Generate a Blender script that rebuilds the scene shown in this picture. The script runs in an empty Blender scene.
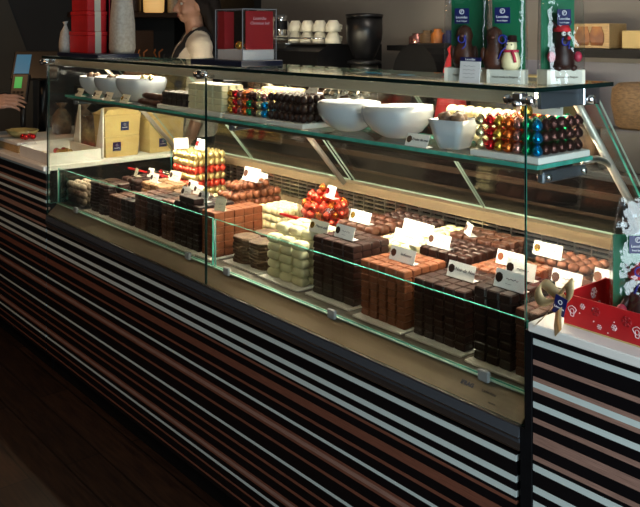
import bpy, bmesh, math, random
from mathutils import Vector, Matrix, Euler, noise
R = math.radians
random.seed(7)
S = bpy.context.scene
COL = S.collection
UP = Vector((0, 0, 1))

# ---------------------------------------------------------------- materials
def pm(name, col, rough=.5, metal=0, spec=.5, ns=0, na=0, bump=0, bs=200, emis=None, es=0, col2=None, coat=0, trans=0, stretch=None, sss=0):
    m = bpy.data.materials.new(name); m.use_nodes = True
    nt = m.node_tree; b = nt.nodes['Principled BSDF']
    b.inputs['Roughness'].default_value = rough; b.inputs['Metallic'].default_value = metal
    b.inputs['Specular IOR Level'].default_value = spec; b.inputs['Coat Weight'].default_value = coat
    b.inputs['Transmission Weight'].default_value = trans
    c = tuple(col) + (1,)
    b.inputs['Base Color'].default_value = c
    tc = nt.nodes.new('ShaderNodeTexCoord')
    src = tc.outputs['Object']
    if stretch:
        mp = nt.nodes.new('ShaderNodeMapping'); mp.inputs['Scale'].default_value = stretch
        nt.links.new(src, mp.inputs['Vector']); src = mp.outputs['Vector']
    if ns:
        n = nt.nodes.new('ShaderNodeTexNoise'); n.inputs['Scale'].default_value = ns; n.inputs['Detail'].default_value = 4
        nt.links.new(src, n.inputs['Vector'])
        mx = nt.nodes.new('ShaderNodeMix'); mx.data_type = 'RGBA'
        c2 = col2 if col2 else tuple(v*(1-na) for v in col)
        mx.inputs[6].default_value = c; mx.inputs[7].default_value = tuple(c2)+(1,)
        rp = nt.nodes.new('ShaderNodeValToRGB'); rp.color_ramp.elements[0].position = .35; rp.color_ramp.elements[1].position = .65
        nt.links.new(n.outputs['Fac'], rp.inputs['Fac']); nt.links.new(rp.outputs['Color'], mx.inputs[0])
        nt.links.new(mx.outputs[2], b.inputs['Base Color'])
    if bump:
        n2 = nt.nodes.new('ShaderNodeTexNoise'); n2.inputs['Scale'].default_value = bs
        nt.links.new(src, n2.inputs['Vector'])
        bp = nt.nodes.new('ShaderNodeBump'); bp.inputs['Strength'].default_value = bump; bp.inputs['Distance'].default_value = .004
        nt.links.new(n2.outputs['Fac'], bp.inputs['Height']); nt.links.new(bp.outputs['Normal'], b.inputs['Normal'])
    if emis:
        b.inputs['Emission Color'].default_value = tuple(emis)+(1,); b.inputs['Emission Strength'].default_value = es
    return m

def glassmat(name, tint=(.96, .985, .975), f0=.035, bump=0, bs=40, rough=.01, gcol=(1, 1, 1), lim=.6):
    m = bpy.data.materials.new(name); m.use_nodes = True
    nt = m.node_tree; nt.nodes.clear(); N = nt.nodes.new; L = nt.links.new
    out = N('ShaderNodeOutputMaterial'); mix = N('ShaderNodeMixShader'); t = N('ShaderNodeBsdfTransparent'); g = N('ShaderNodeBsdfGlossy')
    t.inputs['Color'].default_value = tint+(1,); g.inputs['Roughness'].default_value = rough; g.inputs['Color'].default_value = gcol+(1,)
    lw = N('ShaderNodeLayerWeight'); lw.inputs['Blend'].default_value = .5
    pw = N('ShaderNodeMath'); pw.operation = 'POWER'; pw.inputs[1].default_value = 5
    ma = N('ShaderNodeMath'); ma.operation = 'MULTIPLY_ADD'; ma.inputs[1].default_value = lim; ma.inputs[2].default_value = f0
    L(lw.outputs['Facing'], pw.inputs[0]); L(pw.outputs[0], ma.inputs[0]); L(ma.outputs[0], mix.inputs[0])
    L(t.outputs[0], mix.inputs[1]); L(g.outputs[0], mix.inputs[2]); L(mix.outputs[0], out.inputs['Surface'])
    if bump:
        tc = N('ShaderNodeTexCoord'); n = N('ShaderNodeTexNoise'); n.inputs['Scale'].default_value = bs; n.inputs['Detail'].default_value = 3
        b = N('ShaderNodeBump'); b.inputs['Strength'].default_value = bump; b.inputs['Distance'].default_value = .02
        L(tc.outputs['Object'], n.inputs['Vector']); L(n.outputs['Fac'], b.inputs['Height'])
        L(b.outputs['Normal'], g.inputs['Normal']); L(b.outputs['Normal'], lw.inputs['Normal'])
    return m

def woodfloor():
    m = pm('dark_floor_boards', (.036, .016, .008), .45, ns=6, col2=(.016, .007, .0045), stretch=(1.2, 14, 1), spec=.3)
    nt = m.node_tree; b = nt.nodes['Principled BSDF']
    br = nt.nodes.new('ShaderNodeTexBrick'); tc = nt.nodes.new('ShaderNodeTexCoord')
    br.inputs['Scale'].default_value = 1; br.inputs['Brick Width'].default_value = 1.1; br.inputs['Row Height'].default_value = .12
    br.inputs['Mortar Size'].default_value = .003; br.inputs['Color1'].default_value = (1, 1, 1, 1); br.inputs['Color2'].default_value = (.6, .6, .6, 1); br.inputs['Mortar'].default_value = (.15, .15, .15, 1)
    nt.links.new(tc.outputs['Object'], br.inputs['Vector'])
    old = b.inputs['Base Color'].links[0].from_socket
    mx = nt.nodes.new('ShaderNodeMix'); mx.data_type = 'RGBA'; mx.blend_type = 'MULTIPLY'; mx.inputs[0].default_value = 1
    nt.links.new(old, mx.inputs[6]); nt.links.new(br.outputs['Color'], mx.inputs[7]); nt.links.new(mx.outputs[2], b.inputs['Base Color'])
    return m

MT = dict(
    pane=glassmat('clear_glass'), shelfglass=glassmat('shelf_glass', (.93, .97, .955), .04),
    rearglass=glassmat('rear_glass', (.93, .95, .94), .04),
    acrylic=glassmat('clear_acrylic', (.95, .95, .96), .05), cello=glassmat('cellophane', (.88, .90, .92), .08, .85, 14, .10, lim=.6),
    edge=pm('glass_edge', (.07, .40, .32), .2, ns=30, na=.3, spec=.6), edgedark=pm('dark_glass_edge', (.002, .014, .012), .15, ns=20, na=.3),
    black=pm('black_paint', (.005, .005, .006), .5, ns=20, na=.3, spec=.2), blackgloss=pm('black_laminate', (.006, .005, .006), .3, ns=8, na=.2, spec=.3),
    white_lam=pm('pale_laminate', (.62, .70, .68), .4, ns=30, na=.06, stretch=(1, 1, 20)), wood_lam=pm('walnut_laminate', (.40, .225, .175), .45, ns=9, na=.5, stretch=(2, 1, 130)),
    red_lam=pm('russet_laminate', (.24, .085, .052), .45, ns=9, na=.5, stretch=(2, 1, 130)),
    decksteel=pm('dark_deck_steel', (.20, .18, .15), .45, .6, ns=30, na=.2, stretch=(1, 20, 20)),
    rod=pm('satin_rod', (.50, .46, .40), .35, .5, ns=30, na=.1, stretch=(30, 30, 1)),
    rail=pm('rail_metal', (.27, .20, .12), .4, .4, ns=20, na=.15, stretch=(1, 30, 30)),
    channel=pm('pale_green_channel', (.40, .52, .42), .35, .3, ns=20, na=.1, stretch=(1, 30, 30)),
    steel=pm('brushed_steel', (.55, .53, .50), .28, 1, ns=40, na=.15, stretch=(1, 30, 30)), chrome=pm('chrome', (.75, .77, .8), .12, 1, ns=10, na=.05),
    fascia=pm('grey_fascia', (.10, .11, .13), .3, .5, ns=20, na=.1, stretch=(1, 40, 40)), beige=pm('beige_metal', (.60, .50, .36), .35, .2, ns=20, na=.12, stretch=(1, 30, 30)),
    taupe=pm('taupe_metal', (.17, .135, .09), .4, .6, ns=14, na=.1, stretch=(1, 12, 12)), dark_strip=pm('dark_brown_strip', (.035, .024, .020), .55, ns=30, na=.4, stretch=(1, 30, 30)),
    white=pm('white_board', (.80, .78, .74), .5, ns=12, na=.05), paper=pm('white_paper', (.82, .82, .80), .6, ns=40, na=.04), cream=pm('cream_card', (.80, .76, .62), .6, ns=40, na=.05),
    graycard=pm('greenish_card', (.36, .36, .27), .55, ns=40, na=.08),
    ceramic=pm('white_ceramic', (.50, .545, .61), .12, ns=6, na=.03, coat=.4),
    dark=pm('dark_chocolate', (.032, .011, .008), .40, ns=60, na=.35, spec=.32), dark2=pm('very_dark_chocolate', (.016, .006, .005), .40, ns=60, na=.3, spec=.30),
    milk=pm('milk_chocolate', (.215, .066, .027), .40, ns=60, na=.25, spec=.35), brown=pm('brown_chocolate', (.085, .028, .015), .40, ns=60, na=.3, spec=.35),
    whitechoc=pm('white_chocolate', (.70, .66, .42), .4, ns=50, na=.08), cremechoc=pm('cream_chocolate', (.85, .74, .42), .4, ns=50, na=.08),
    bark=pm('nutty_bark', (.06, .026, .018), .5, ns=70, col2=(.20, .12, .07), bump=.6, bs=120), nut=pm('nut_cluster', (.16, .07, .03), .5, ns=70, col2=(.42, .25, .12), bump=.8, bs=120),
    truffle=pm('dusted_truffle', (.60, .47, .34), .8, ns=50, na=.3, bump=.5, bs=150),
    kraft=pm('kraft_board', (.60, .43, .17), .55, ns=10, na=.1), navy=pm('navy_label', (.006, .010, .085), .4, ns=20, na=.1), navybase=pm('navy_base', (.008, .012, .035), .3, ns=20, na=.1),
    redbox=pm('red_box', (.55, .010, .014), .45, ns=14, na=.25), redcard=pm('red_card', (.42, .020, .025), .4, ns=5, na=.2), redcloth=pm('red_felt', (.60, .012, .02), .7, ns=40, na=.2),
    pinkred=pm('raspberry_paste', (.55, .03, .07), .5, ns=40, na=.2),
    gold_rib=pm('gold_ribbon', (.62, .46, .24), .32, .55, ns=30, na=.15), ribbon=pm('pale_ribbon', (.55, .52, .42), .4, ns=20, na=.1),
    green=pm('green_card', (.0, .16, .06), .5, ns=6, na=.1), ink=pm('ink', (.03, .03, .05), .6, ns=40, na=.1), whiteink=pm('white_ink', (.8, .8, .82), .5, ns=40, na=.05), redink=pm('red_ink', (.5, .03, .03), .5, ns=40, na=.05),
    blueink=pm('blue_ink', (.02, .025, .25), .4, ns=40, na=.05),
    flake=pm('pink_snow_print', (.80, .55, .56), .5, ns=40, na=.05), darkflake=pm('dark_red_print', (.30, .004, .008), .5, ns=40, na=.05),
    wall=pm('grey_plaster', (.215, .198, .178), .8, ns=3, na=.06), wallblk=pm('black_panel', (.008, .008, .009), .5, ns=4, na=.2), walldark=pm('anthracite_wall', (.035, .033, .032), .7, ns=3, na=.15),
    walltan=pm('taupe_wall', (.10, .088, .07), .8, ns=3, na=.1), lilac=pm('lilac_tile', (.20, .20, .25), .4, ns=4, na=.05), ceil=pm('ceiling_white', (.5, .48, .45), .9, ns=3, na=.05), floor=woodfloor(),
    wood=pm('light_wood', (.55, .36, .16), .5, ns=8, na=.3, stretch=(3, 40, 40)), brownwood=pm('brown_shelf', (.075, .036, .018), .5, ns=8, na=.3, stretch=(3, 40, 40)),
    skin=pm('skin', (.46, .25, .17), .5, ns=30, na=.08), hair=pm('dark_hair', (.010, .006, .005), .7, spec=.2, ns=60, na=.4, stretch=(30, 30, 3)), cloth=pm('cream_blouse', (.62, .55, .45), .8, ns=30, na=.08, bump=.3, bs=30),
    blackcloth=pm('black_cloth', (.010, .010, .012), .8, ns=30, na=.2), lip=pm('lips', (.33, .08, .07), .45, ns=30, na=.1), eyewhite=pm('eye_white', (.6, .58, .55), .3, ns=30, na=.05),
    wicker=pm('wicker', (.20, .115, .05), .6, ns=60, na=.5, bump=1, bs=90, stretch=(1, 1, 3)), plastic=pm('dark_plastic', (.006, .006, .007), .35, ns=20, na=.2), counter_top=pm('dark_stone', (.07, .066, .065), .4, ns=20, na=.1), greyplastic=pm('grey_plastic', (.22, .22, .23), .4, ns=20, na=.1),
    smoke=glassmat('smoked_hopper', (.10, .085, .075), .06), screen=pm('blue_screen', (.02, .05, .08), .3, ns=9, na=.3, emis=(.06, .30, .48), es=.35), greenscreen=pm('green_screen', (.0, .1, .02), .3, ns=9, na=.2, emis=(.0, .55, .10), es=.5),
    tube=pm('lamp_tube', (1, .95, .85), .5, ns=3, na=.01, emis=(1, .84, .62), es=32), tube2=pm('shelf_lamp_tube', (1, .95, .85), .5, ns=3, na=.01, emis=(1, .84, .62), es=300), spot=pm('lamp_glow', (1, .8, .5), .5, ns=3, na=.01, emis=(1, .55, .16), es=.55),
    purple=pm('purple_flower', (.10, .06, .14), .7, ns=30, na=.3), blueplate=pm('blue_plate', (.02, .20, .42), .3, ns=20, na=.1), orange=pm('orange_ornament', (.50, .16, .03), .4, ns=30, na=.3),
    amber=pm('amber_print', (.55, .22, .05), .4, ns=12, col2=(.20, .07, .03)), yellow=pm('yellow_tray', (.45, .36, .14), .5, ns=10, na=.1), tea=pm('pale_speckled_paper', (.46, .42, .36), .55, ns=90, col2=(.36, .32, .27)),
    bagbrown=pm('brown_printed_bag', (.22, .13, .07), .55, ns=25, col2=(.06, .035, .02)),
)
def foil(name, c, r=.25): return pm(name, c, r, .85, ns=40, na=.2, bump=.5, bs=110)
MT.update(fgold=foil('gold_foil', (.72, .42, .06)), fred=foil('red_foil', (.72, .02, .03)), forange=foil('orange_foil', (.75, .17, .03)), fpink=foil('pink_foil', (.55, .25, .22)),
          fgreen=foil('green_foil', (.0, .28, .10)), fblue=foil('blue_foil', (.0, .25, .55)), fpale=foil('pale_gold_foil', (.70, .62, .35)), fdark=foil('brown_foil', (.09, .035, .03)), fsilver=foil('silver_gold_foil', (.24, .22, .17), .15),
          fred2=foil('red_sparkle_foil', (.85, .10, .06), .35), fcream=foil('cream_gold_foil', (.85, .68, .30), .35))

# ---------------------------------------------------------------- mesh helper
class G:
    def __init__(s): s.v = []; s.f = []; s.m = []; s.sm = []
    def add(s, vs, fs, mi=0, smooth=False, X=None):
        o = len(s.v)
        s.v += [tuple(X @ Vector(p)) if X else tuple(p) for p in vs]
        for k in fs: s.f.append(tuple(i+o for i in k)); s.m.append(mi); s.sm.append(smooth)
        return s
    def box(s, a, b, mi=0, X=None):
        x0, y0, z0 = a; x1, y1, z1 = b
        v = [(x0, y0, z0), (x1, y0, z0), (x1, y1, z0), (x0, y1, z0), (x0, y0, z1), (x1, y0, z1), (x1, y1, z1), (x0, y1, z1)]
        f = [(0, 3, 2, 1), (4, 5, 6, 7), (0, 1, 5, 4), (1, 2, 6, 5), (2, 3, 7, 6), (3, 0, 4, 7)]
        if isinstance(mi, dict):
            for k, name in enumerate(('-z', '+z', '-y', '+x', '+y', '-x')): s.add(v, [f[k]], mi.get(name, mi.get('', 0)), False, X)
            return s
        return s.add(v, f, mi, False, X)
    def bbox(s, a, b, r, mi=0, X=None, taper=1.0):
        # chamfered box: three rings
        cx, cy = (a[0]+b[0])/2, (a[1]+b[1])/2; hx, hy = (b[0]-a[0])/2, (b[1]-a[1])/2
        def ring(hx, hy, z, q): return [(cx+hx-q, cy-hy, z), (cx+hx, cy-hy+q, z), (cx+hx, cy+hy-q, z), (cx+hx-q, cy+hy, z), (cx-hx+q, cy+hy, z), (cx-hx, cy+hy-q, z), (cx-hx, cy-hy+q, z), (cx-hx+q, cy-hy, z)]
        t = taper
        rs = [ring(hx-r, hy-r, a[2], r), ring(hx, hy, a[2]+r, r), ring(hx*t, hy*t, b[2]-r, r), ring(hx*t-r, hy*t-r, b[2], r*.8)]
        return s.loft(rs, mi, False, X)
    def loft(s, rings, mi=0, smooth=True, X=None, cap=(True, True)):
        n = len(rings[0]); v = [p for r in rings for p in r]; f = []
        for k in range(len(rings)-1):
            for i in range(n):
                j = (i+1) % n; f.append((k*n+i, k*n+j, (k+1)*n+j, (k+1)*n+i))
        if cap[0]: f.append(tuple(reversed(range(n))))
        if cap[1]: f.append(tuple(range((len(rings)-1)*n, len(rings)*n)))
        return s.add(v, f, mi, smooth, X)
    def lathe(s, prof, n=20, c=(0, 0, 0), mi=0, X=None, smooth=True, cap=(True, True), sq=0):
        rings = []
        for r, z in prof:
            rg = []
            for i in range(n):
                a = 2*math.pi*i/n; ca, sa = math.cos(a), math.sin(a)
                k = 1/max(abs(ca), abs(sa)); q = 1+(k-1)*sq
                rg.append((c[0]+r*q*ca, c[1]+r*q*sa, c[2]+z))
            rings.append(rg)
        return s.loft(rings, mi, smooth, X, cap)
    def sph(s, c, r, n=12, m=8, mi=0, X=None):
        if not hasattr(r, '__len__'): r = (r, r, r)
        v = [(c[0], c[1], c[2]-r[2])]; f = []
        for j in range(1, m):
            p = math.pi*j/m
            for i in range(n):
                a = 2*math.pi*i/n; v.append((c[0]+r[0]*math.sin(p)*math.cos(a), c[1]+r[1]*math.sin(p)*math.sin(a), c[2]-r[2]*math.cos(p)))
        v.append((c[0], c[1], c[2]+r[2])); L = len(v)-1
        for i in range(n): f.append((0, 1+(i+1) % n, 1+i)); f.append((L, L-n+i, L-n+(i+1) % n))
        for j in range(m-2):
            for i in range(n): f.append((1+j*n+i, 1+j*n+(i+1) % n, 1+(j+1)*n+(i+1) % n, 1+(j+1)*n+i))
        return s.add(v, f, mi, True, X)
    def tube(s, pts, r, n=8, mi=0, closed=False, X=None, flat=None):
        pts = [Vector(p) for p in pts]; N = len(pts)
        rr = r if hasattr(r, '__len__') else [r]*N
        rings = []; prev = None
        for i, p in enumerate(pts):
            a = pts[i-1] if (i > 0 or closed) else p; b = pts[(i+1) % N] if (i < N-1 or closed) else p
            d = (b-a).normalized()
            if prev is None:
                u = d.cross(UP if abs(d.z) < .9 else Vector((1, 0, 0))).normalized()
            else:
                u = (prev-d*prev.dot(d)).normalized()
            w = d.cross(u); prev = u
            fl = flat or 1
            rings.append([tuple(p+u*rr[i]*math.cos(2*math.pi*k/n)+w*rr[i]*fl*math.sin(2*math.pi*k/n)) for k in range(n)])
        if closed: rings.append(rings[0])
        return s.loft(rings, mi, True, X, (not closed, not closed))
    def caps(s, p0, p1, r0, r1, n=12):
        p0, p1 = Vector(p0), Vector(p1); d = p1-p0; L = d.length
        if L < 1e-6: return s.sph(p0, r0, n)
        q = d.to_track_quat('Z', 'Y').to_matrix().to_4x4(); X = Matrix.Translation(p0) @ q
        pr = [(max(1e-4, r0*math.cos(a)), r0*math.sin(a)) for a in [-math.pi/2+k*math.pi/8 for k in range(5)]]+[(max(1e-4, r1*math.cos(a)), L+r1*math.sin(a)) for a in [k*math.pi/8 for k in range(5)]]
        return s.lathe(pr, n, X=X)
    def prism(s, poly, d0, d1, axis='y', mi=0, X=None):
        def P(u, w, d): return {'y': (u, d, w), 'x': (d, u, w), 'z': (u, w, d)}[axis]
        n = len(poly); v = [P(u, w, d0) for u, w in poly]+[P(u, w, d1) for u, w in poly]
        f = [tuple(range(n)), tuple(range(2*n-1, n-1, -1))]+[(i, n+i, n+(i+1) % n, (i+1) % n) for i in range(n)]
        return s.add(v, f, mi, False, X)
    def mesh(s, name, mats):
        me = bpy.data.meshes.new(name); me.from_pydata(s.v, [], s.f)
        for m in (mats if isinstance(mats, (list, tuple)) else [mats]): me.materials.append(MT[m] if isinstance(m, str) else m)
        for p, mi, sm in zip(me.polygons, s.m, s.sm): p.material_index = mi; p.use_smooth = sm
        bm = bmesh.new(); bm.from_mesh(me); bmesh.ops.recalc_face_normals(bm, faces=bm.faces); bm.to_mesh(me); bm.free()
        return me
    def build(s, name, mats, parent=None, loc=None, rot=None, label=None):
        return link(name, s.mesh(name, mats), parent, loc, rot, label)

def link(name, me, parent=None, loc=None, rot=None, label=None):
    o = bpy.data.objects.new(name, me); COL.objects.link(o)
    if parent: o.parent = parent
    if loc is not None: o.location = loc
    if rot is not None: o.rotation_euler = rot
    if label: o['label'] = label
    return o
def tag(o, label, cat, group=None, kind=None):
    o['label'] = label; o['category'] = cat
    if group: o['group'] = group
    if kind: o['kind'] = kind
    return o
def thing(name, label, cat, loc=(0, 0, 0), rz=0, group=None, rot=None):
    o = bpy.data.objects.new(name, None); COL.objects.link(o); o.location = loc; o.rotation_euler = rot or (0, 0, rz); o.empty_display_size = .05
    return tag(o, label, cat, group)
def struct(o): o['kind'] = 'structure'; return o
def dup(root, loc, rot, label, group=None):
    r = root.copy(); COL.objects.link(r); r.location = loc; r.rotation_euler = rot; r['label'] = label
    if group: r['group'] = group
    for ch in list(root.children):
        c = ch.copy(); COL.objects.link(c); c.parent = r
        for g in list(ch.children):
            d = g.copy(); COL.objects.link(d); d.parent = c
    return r
def text(body, size, mat, parent, loc, rot=(0, 0, 0), shear=0, name='lettering', ex=.0003, align='CENTER', bold=0):
    cu = bpy.data.curves.new('t', 'FONT'); cu.body = body; cu.size = size; cu.extrude = ex; cu.shear = shear; cu.align_x = align; cu.align_y = 'CENTER'; cu.offset = bold; cu.resolution_u = 2
    o = bpy.data.objects.new('t', cu); COL.objects.link(o)
    me = bpy.data.meshes.new_from_object(o.evaluated_get(bpy.context.evaluated_depsgraph_get()))
    bpy.data.objects.remove(o); bpy.data.curves.remove(cu)
    me.materials.clear(); me.materials.append(MT[mat])
    return link(name, me, parent, loc, rot)
def evalmesh(g, voxel, smooth=4, mats=('skin',)):
    me = g.mesh('tmp', mats); o = bpy.data.objects.new('tmp', me); COL.objects.link(o)
    m = o.modifiers.new('r', 'REMESH'); m.mode = 'VOXEL'; m.voxel_size = voxel; m.use_smooth_shade = True
    if smooth: q = o.modifiers.new('s', 'SMOOTH'); q.iterations = smooth; q.factor = .5
    r = bpy.data.meshes.new_from_object(o.evaluated_get(bpy.context.evaluated_depsgraph_get()))
    bpy.data.objects.remove(o)
    r.materials.clear()
    for k in mats: r.materials.append(MT[k])
    for p in r.polygons: p.use_smooth = True
    return r
FACE = (R(90), 0, 0)      # text standing, facing -Y

# ---------------------------------------------------------------- room
XL, XR, YF, YB, ZC = -4.7, 1.62, -3.0, 2.0, 2.75
struct(G().box((XL, YF, -.1), (XR, YB, 0)).build('floor', 'floor'))
struct(G().box((XL, YF, ZC), (XR, YB, ZC+.1)).build('ceiling', 'ceil'))
struct(G().box((XL-.1, YB, 0), (XR+.1, YB+.1, ZC)).build('wall_back', 'wall'))
struct(G().box((XL-.1, YF, 0), (XL, YB, ZC)).build('wall_left', 'walldark'))
struct(G().box((XL-.1, YF-.1, 0), (XR+.1, YF, ZC)).build('wall_front', 'walltan'))
w = G(); wy0, wy1, wz0, wz1 = -1.75, .05, .25, 2.3
w.box((XR, YF, 0), (XR+.1, wy0, ZC)); w.box((XR, wy1, 0), (XR+.1, YB, ZC)); w.box((XR, wy0, 0), (XR+.1, wy1, wz0)); w.box((XR, wy0, wz1), (XR+.1, wy1, ZC))
struct(w.build('wall_right', 'wall'))
g = G()
for a, b in (((XR+.02, wy0, wz0), (XR+.07, wy0+.05, wz1)), ((XR+.02, wy1-.05, wz0), (XR+.07, wy1, wz1)), ((XR+.02, wy0+.05, wz0), (XR+.07, wy1-.05, wz0+.05)), ((XR+.02, wy0+.05, wz1-.05), (XR+.07, wy1-.05, wz1))): g.box(a, b)
win = struct(g.build('window_1', 'black'))
G().box((XR+.04, wy0+.05, wz0+.05), (XR+.046, wy1-.05, wz1-.05)).build('pane', 'pane', win)
# black upright panel on the back wall, tan panel on the left wall, dado tiles
struct(G().box((-4.7, 1.94, 0), (-3.62, 2.0, ZC)).build('trim_1', 'wallblk'))
struct(G().prism([(-.9, 0), (.80, 0), (.80, 1.18), (.42, 2.2), (.42, ZC), (-.9, ZC)], XL, XL+.03, 'x').build('trim_2', 'walltan'))
struct(G().box((-1.6, 1.985, 0), (XR, 2.0, 1.30)).build('trim_3', 'lilac'))

# ---------------------------------------------------------------- striped laminate
L_, B_, R_ = 'L', 'B', 'R'
STR = [(.835, .847, L_), (.796, .806, B_), (.764, .773, B_), (.752, .764, L_), (.743, .752, B_), (.712, .724, L_), (.683, .693, B_), (.642, .663, B_), (.610, .620, B_), (.589, .602, L_), (.547, .560, L_), (.518, .531, L_),
       (.504, .511, R_), (.462, .484, R_), (.432, .440, R_), (.400, .408, L_), (.371, .378, R_), (.360, .371, B_), (.353, .360, R_), (.319, .327, R_), (.277, .285, L_), (.245, .253, R_), (.214, .222, R_),
       (.184, .190, R_), (.174, .184, B_), (.168, .174, R_), (.145, .153, L_), (.118, .124, R_), (.088, .094, R_)]
MI = {L_: 1, B_: 2, R_: 3}
def striped(g, x0, x1, y0, y1, z0, z1):
    e = [(z0, z1)]
    zs = z0
    for a, b, t in sorted(STR):
        if b <= z0 or a >= z1: continue
        if a > zs: g.box((x0, y0, zs), (x1, y1, a), 0)
        g.box((x0, y0-.0004, a), (x1, y1, min(b, z1)), MI[t]); zs = b
    if zs < z1: g.box((x0, y0, zs), (x1, y1, z1), 0)
    return g
SM = ['blackgloss', 'white_lam', 'wood_lam', 'red_lam']

# ---------------------------------------------------------------- display case
CX0, CX1, XM = -2.413, -.002, -1.17
ZT = 1.327
case = thing('display_case', 'long glass chocolate display case on a striped dark front', 'display case')
striped(G(), CX0, -.022, 0, .018, .075, .607).build('front_panel', SM, case, label='dark front panel with pale and walnut stripes')
G().box((CX0, .018, .075), (-.022, .66, .655)).build('cabinet_body', 'black', case)
G().box((CX0, .03, 0), (-.022, .63, .075)).build('plinth', 'black', case)
G().box((-.010, -.003, 0), (.016, .03, .664)).box((.0008, -.003, .664), (.016, .03, .860)).build('upright_post', 'black', case)
# fascia under the glass
g = G(); g.box((CX0, -.003, .6175), (-.012, .018, .6305), 2); g.box((CX0, -.005, .6155), (-.012, .018, .6173), 1)
g.prism([(-.004, .631), (.018, .631), (.018, .6395), (-.006, .6395)], CX0, -.012, 'x', 0); g.box((CX0, -.008, .640), (-.012, .018, .6422), 1)
g.prism([(-.007, .6426), (.018, .6426), (.018, .6630), (-.002, .6630)], CX0, -.012, 'x', 0); g.box((CX0, -.004, .6632), (-.012, .018, .666), 1)
g.build('fascia', ['fascia', 'steel', 'dark_strip'], case)
lp = G(); lp.prism([(.002, .666), (.050, .709), (.050, .655), (.002, .655)], CX0, -.012, 'x'); lp = lp.build('ledge_panel', 'taupe', case)
ang = math.atan2(.043, .048)
def ledge_text(s, size, x, v, mat, bold=0):
    p = Vector((x, .002+.048*v, .666+.043*v)); n = Vector((0, -math.sin(ang), math.cos(ang)))
    p += n*.0006
    return text(s, size, mat, lp, p, (ang, 0, 0), 0, 'lettering', .0003, 'LEFT', bold)
ledge_text('IFRAG', .0125, -.185, .52, 'ink', .0006); ledge_text('Ladenbau', .0095, -.128, .52, 'dark_strip'); ledge_text('service', .0065, -.102, .24, 'dark_strip')
G().box((CX0, .05, .655), (-.022, .62, .709)).build('deck', 'decksteel', case)
g = G()
g.box((CX0, .615, .709), (-.022, .66, .80)); 
g.box((CX0, .60, .875), (-.022, .66, .89)); g.box((CX0, .597, .8902), (-.022, .64, .906))
g.build('rear_rail', 'rail', case)
g = G()
for k in range(5): z = .803+k*.0145; g.box((CX0, .612, z), (-.022, .625, z+.006))
x = CX0
while x < -.03: g.box((x, .610, .80), (x+.005, .627, .876)); x += .052
g.build('rear_grille', 'steel', case)
G().box((CX0, .63, .80), (-.022, .64, .875)).build('duct_back', 'black', case)
# panes
ED = {'-y': 0, '+y': 0, '': 1}
def vpane(name, x0, x1, y0, y1, z0, z1, mats=('pane', 'edge')):
    return G().box((x0, y0, z0), (x1, y1, z1), ED).build(name, list(mats), case)
vpane('front_pane', CX0, XM-.002, 0, .006, .667, ZT-.002, ('pane', 'edgedark')); vpane('front_pane', XM+.002, CX1, 0, .006, .667, ZT-.002, ('pane', 'edgedark'))
def guard(x0, x1):
    o = vpane('guard_pane', x0, x1, .042, .048, .712, .859)
    G().tube([(x0+.003, .0405, .714), (x0+.003, .0405, .855)], .0022, 6).build('edge_trim', 'steel', o)
guard(-2.398, -1.196); guard(-1.183, -.026)
for x in (-2.2, -1.33, -1.105, -.62, -.13):
    G().bbox((x-.014, .030, .704), (x+.014, .0405, .728), .002).build('pane_clip', 'greyplastic', case)
# base line of the guard panes
for x0, x1 in ((-2.40, -1.194), (-1.185, -.026)): G().box((x0, .036, .7095), (x1, .052, .7118)).build('guard_channel', 'channel', case)
for x, nm in ((CX0, 'end_pane'), (CX1-.006, 'end_pane')):
    g = G(); poly = [(.008, .712), (.595, .712), (.595, .885), (.245, 1.31), (.008, 1.325)]
    g.prism(poly, x, x+.006, 'x', 0)
    for k in range(2, len(g.m)): g.m[k] = 1
    g.build(nm, ['pane', 'edge'], case)
def tpane(x0, x1): G().box((x0, -.012, ZT), (x1, .275, ZT+.009), {'+z': 0, '-z': 0, '': 1}).build('top_pane', ['shelfglass', 'edgedark'], case)
tpane(-2.44, XM-.001); tpane(XM+.001, .03)
sh = G().box((-2.36, .056, 1.164), (-.012, .262, 1.173), {'+z': 0, '-z': 0, '': 1}).build('shelf_pane', ['shelfglass', 'edge'], case)
G().box((-2.36, .066, 1.154), (-.012, .074, 1.1635)).build('shelf_rail', 'taupe', sh)
# rear sloped panes and the rods along them
s0, s1 = Vector((0, .275, 1.318)), Vector((0, .620, .910)); dv = (s1-s0).normalized(); nv = Vector((0, dv.z, -dv.y))
def rear(x0, x1):
    v = []
    for x in (x0, x1):
        for p in (s0, s1):
            for q in (0, .006): v.append(Vector((x, p.y, p.z))-nv*q)
    G().add(v, [(0, 2, 6, 4), (1, 5, 7, 3)], 0).add(v, [(0, 1, 3, 2), (4, 6, 7, 5), (0, 4, 5, 1), (2, 3, 7, 6)], 1).build('rear_pane', ['rearglass', 'channel'], case)
for a, b in ((-2.40, -1.80), (-1.79, -1.19), (-1.17, -.60), (-.59, -.02)): rear(a, b)
for x in (-2.37, -1.185, -.035):
    G().tube([(x, .235, 1.290), (x, .585, .905)], .0095, 10).build('support_rod', 'rod', case)
    G().tube([(x, .262, 1.158), (x, .315, 1.158), (x, .345, 1.150), (x, .372, 1.138)], .008, 8).build('shelf_arm', 'steel', case)
    G().bbox((x-.008, .10, 1.128), (x+.008, .262, 1.153), .003).build('shelf_bracket', 'fascia', case)
    for y in (.115, .247): G().tube([(x-.015, y, 1.141), (x+.015, y, 1.141)], .007, 10).build('bracket_screw', 'chrome', case)
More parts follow.
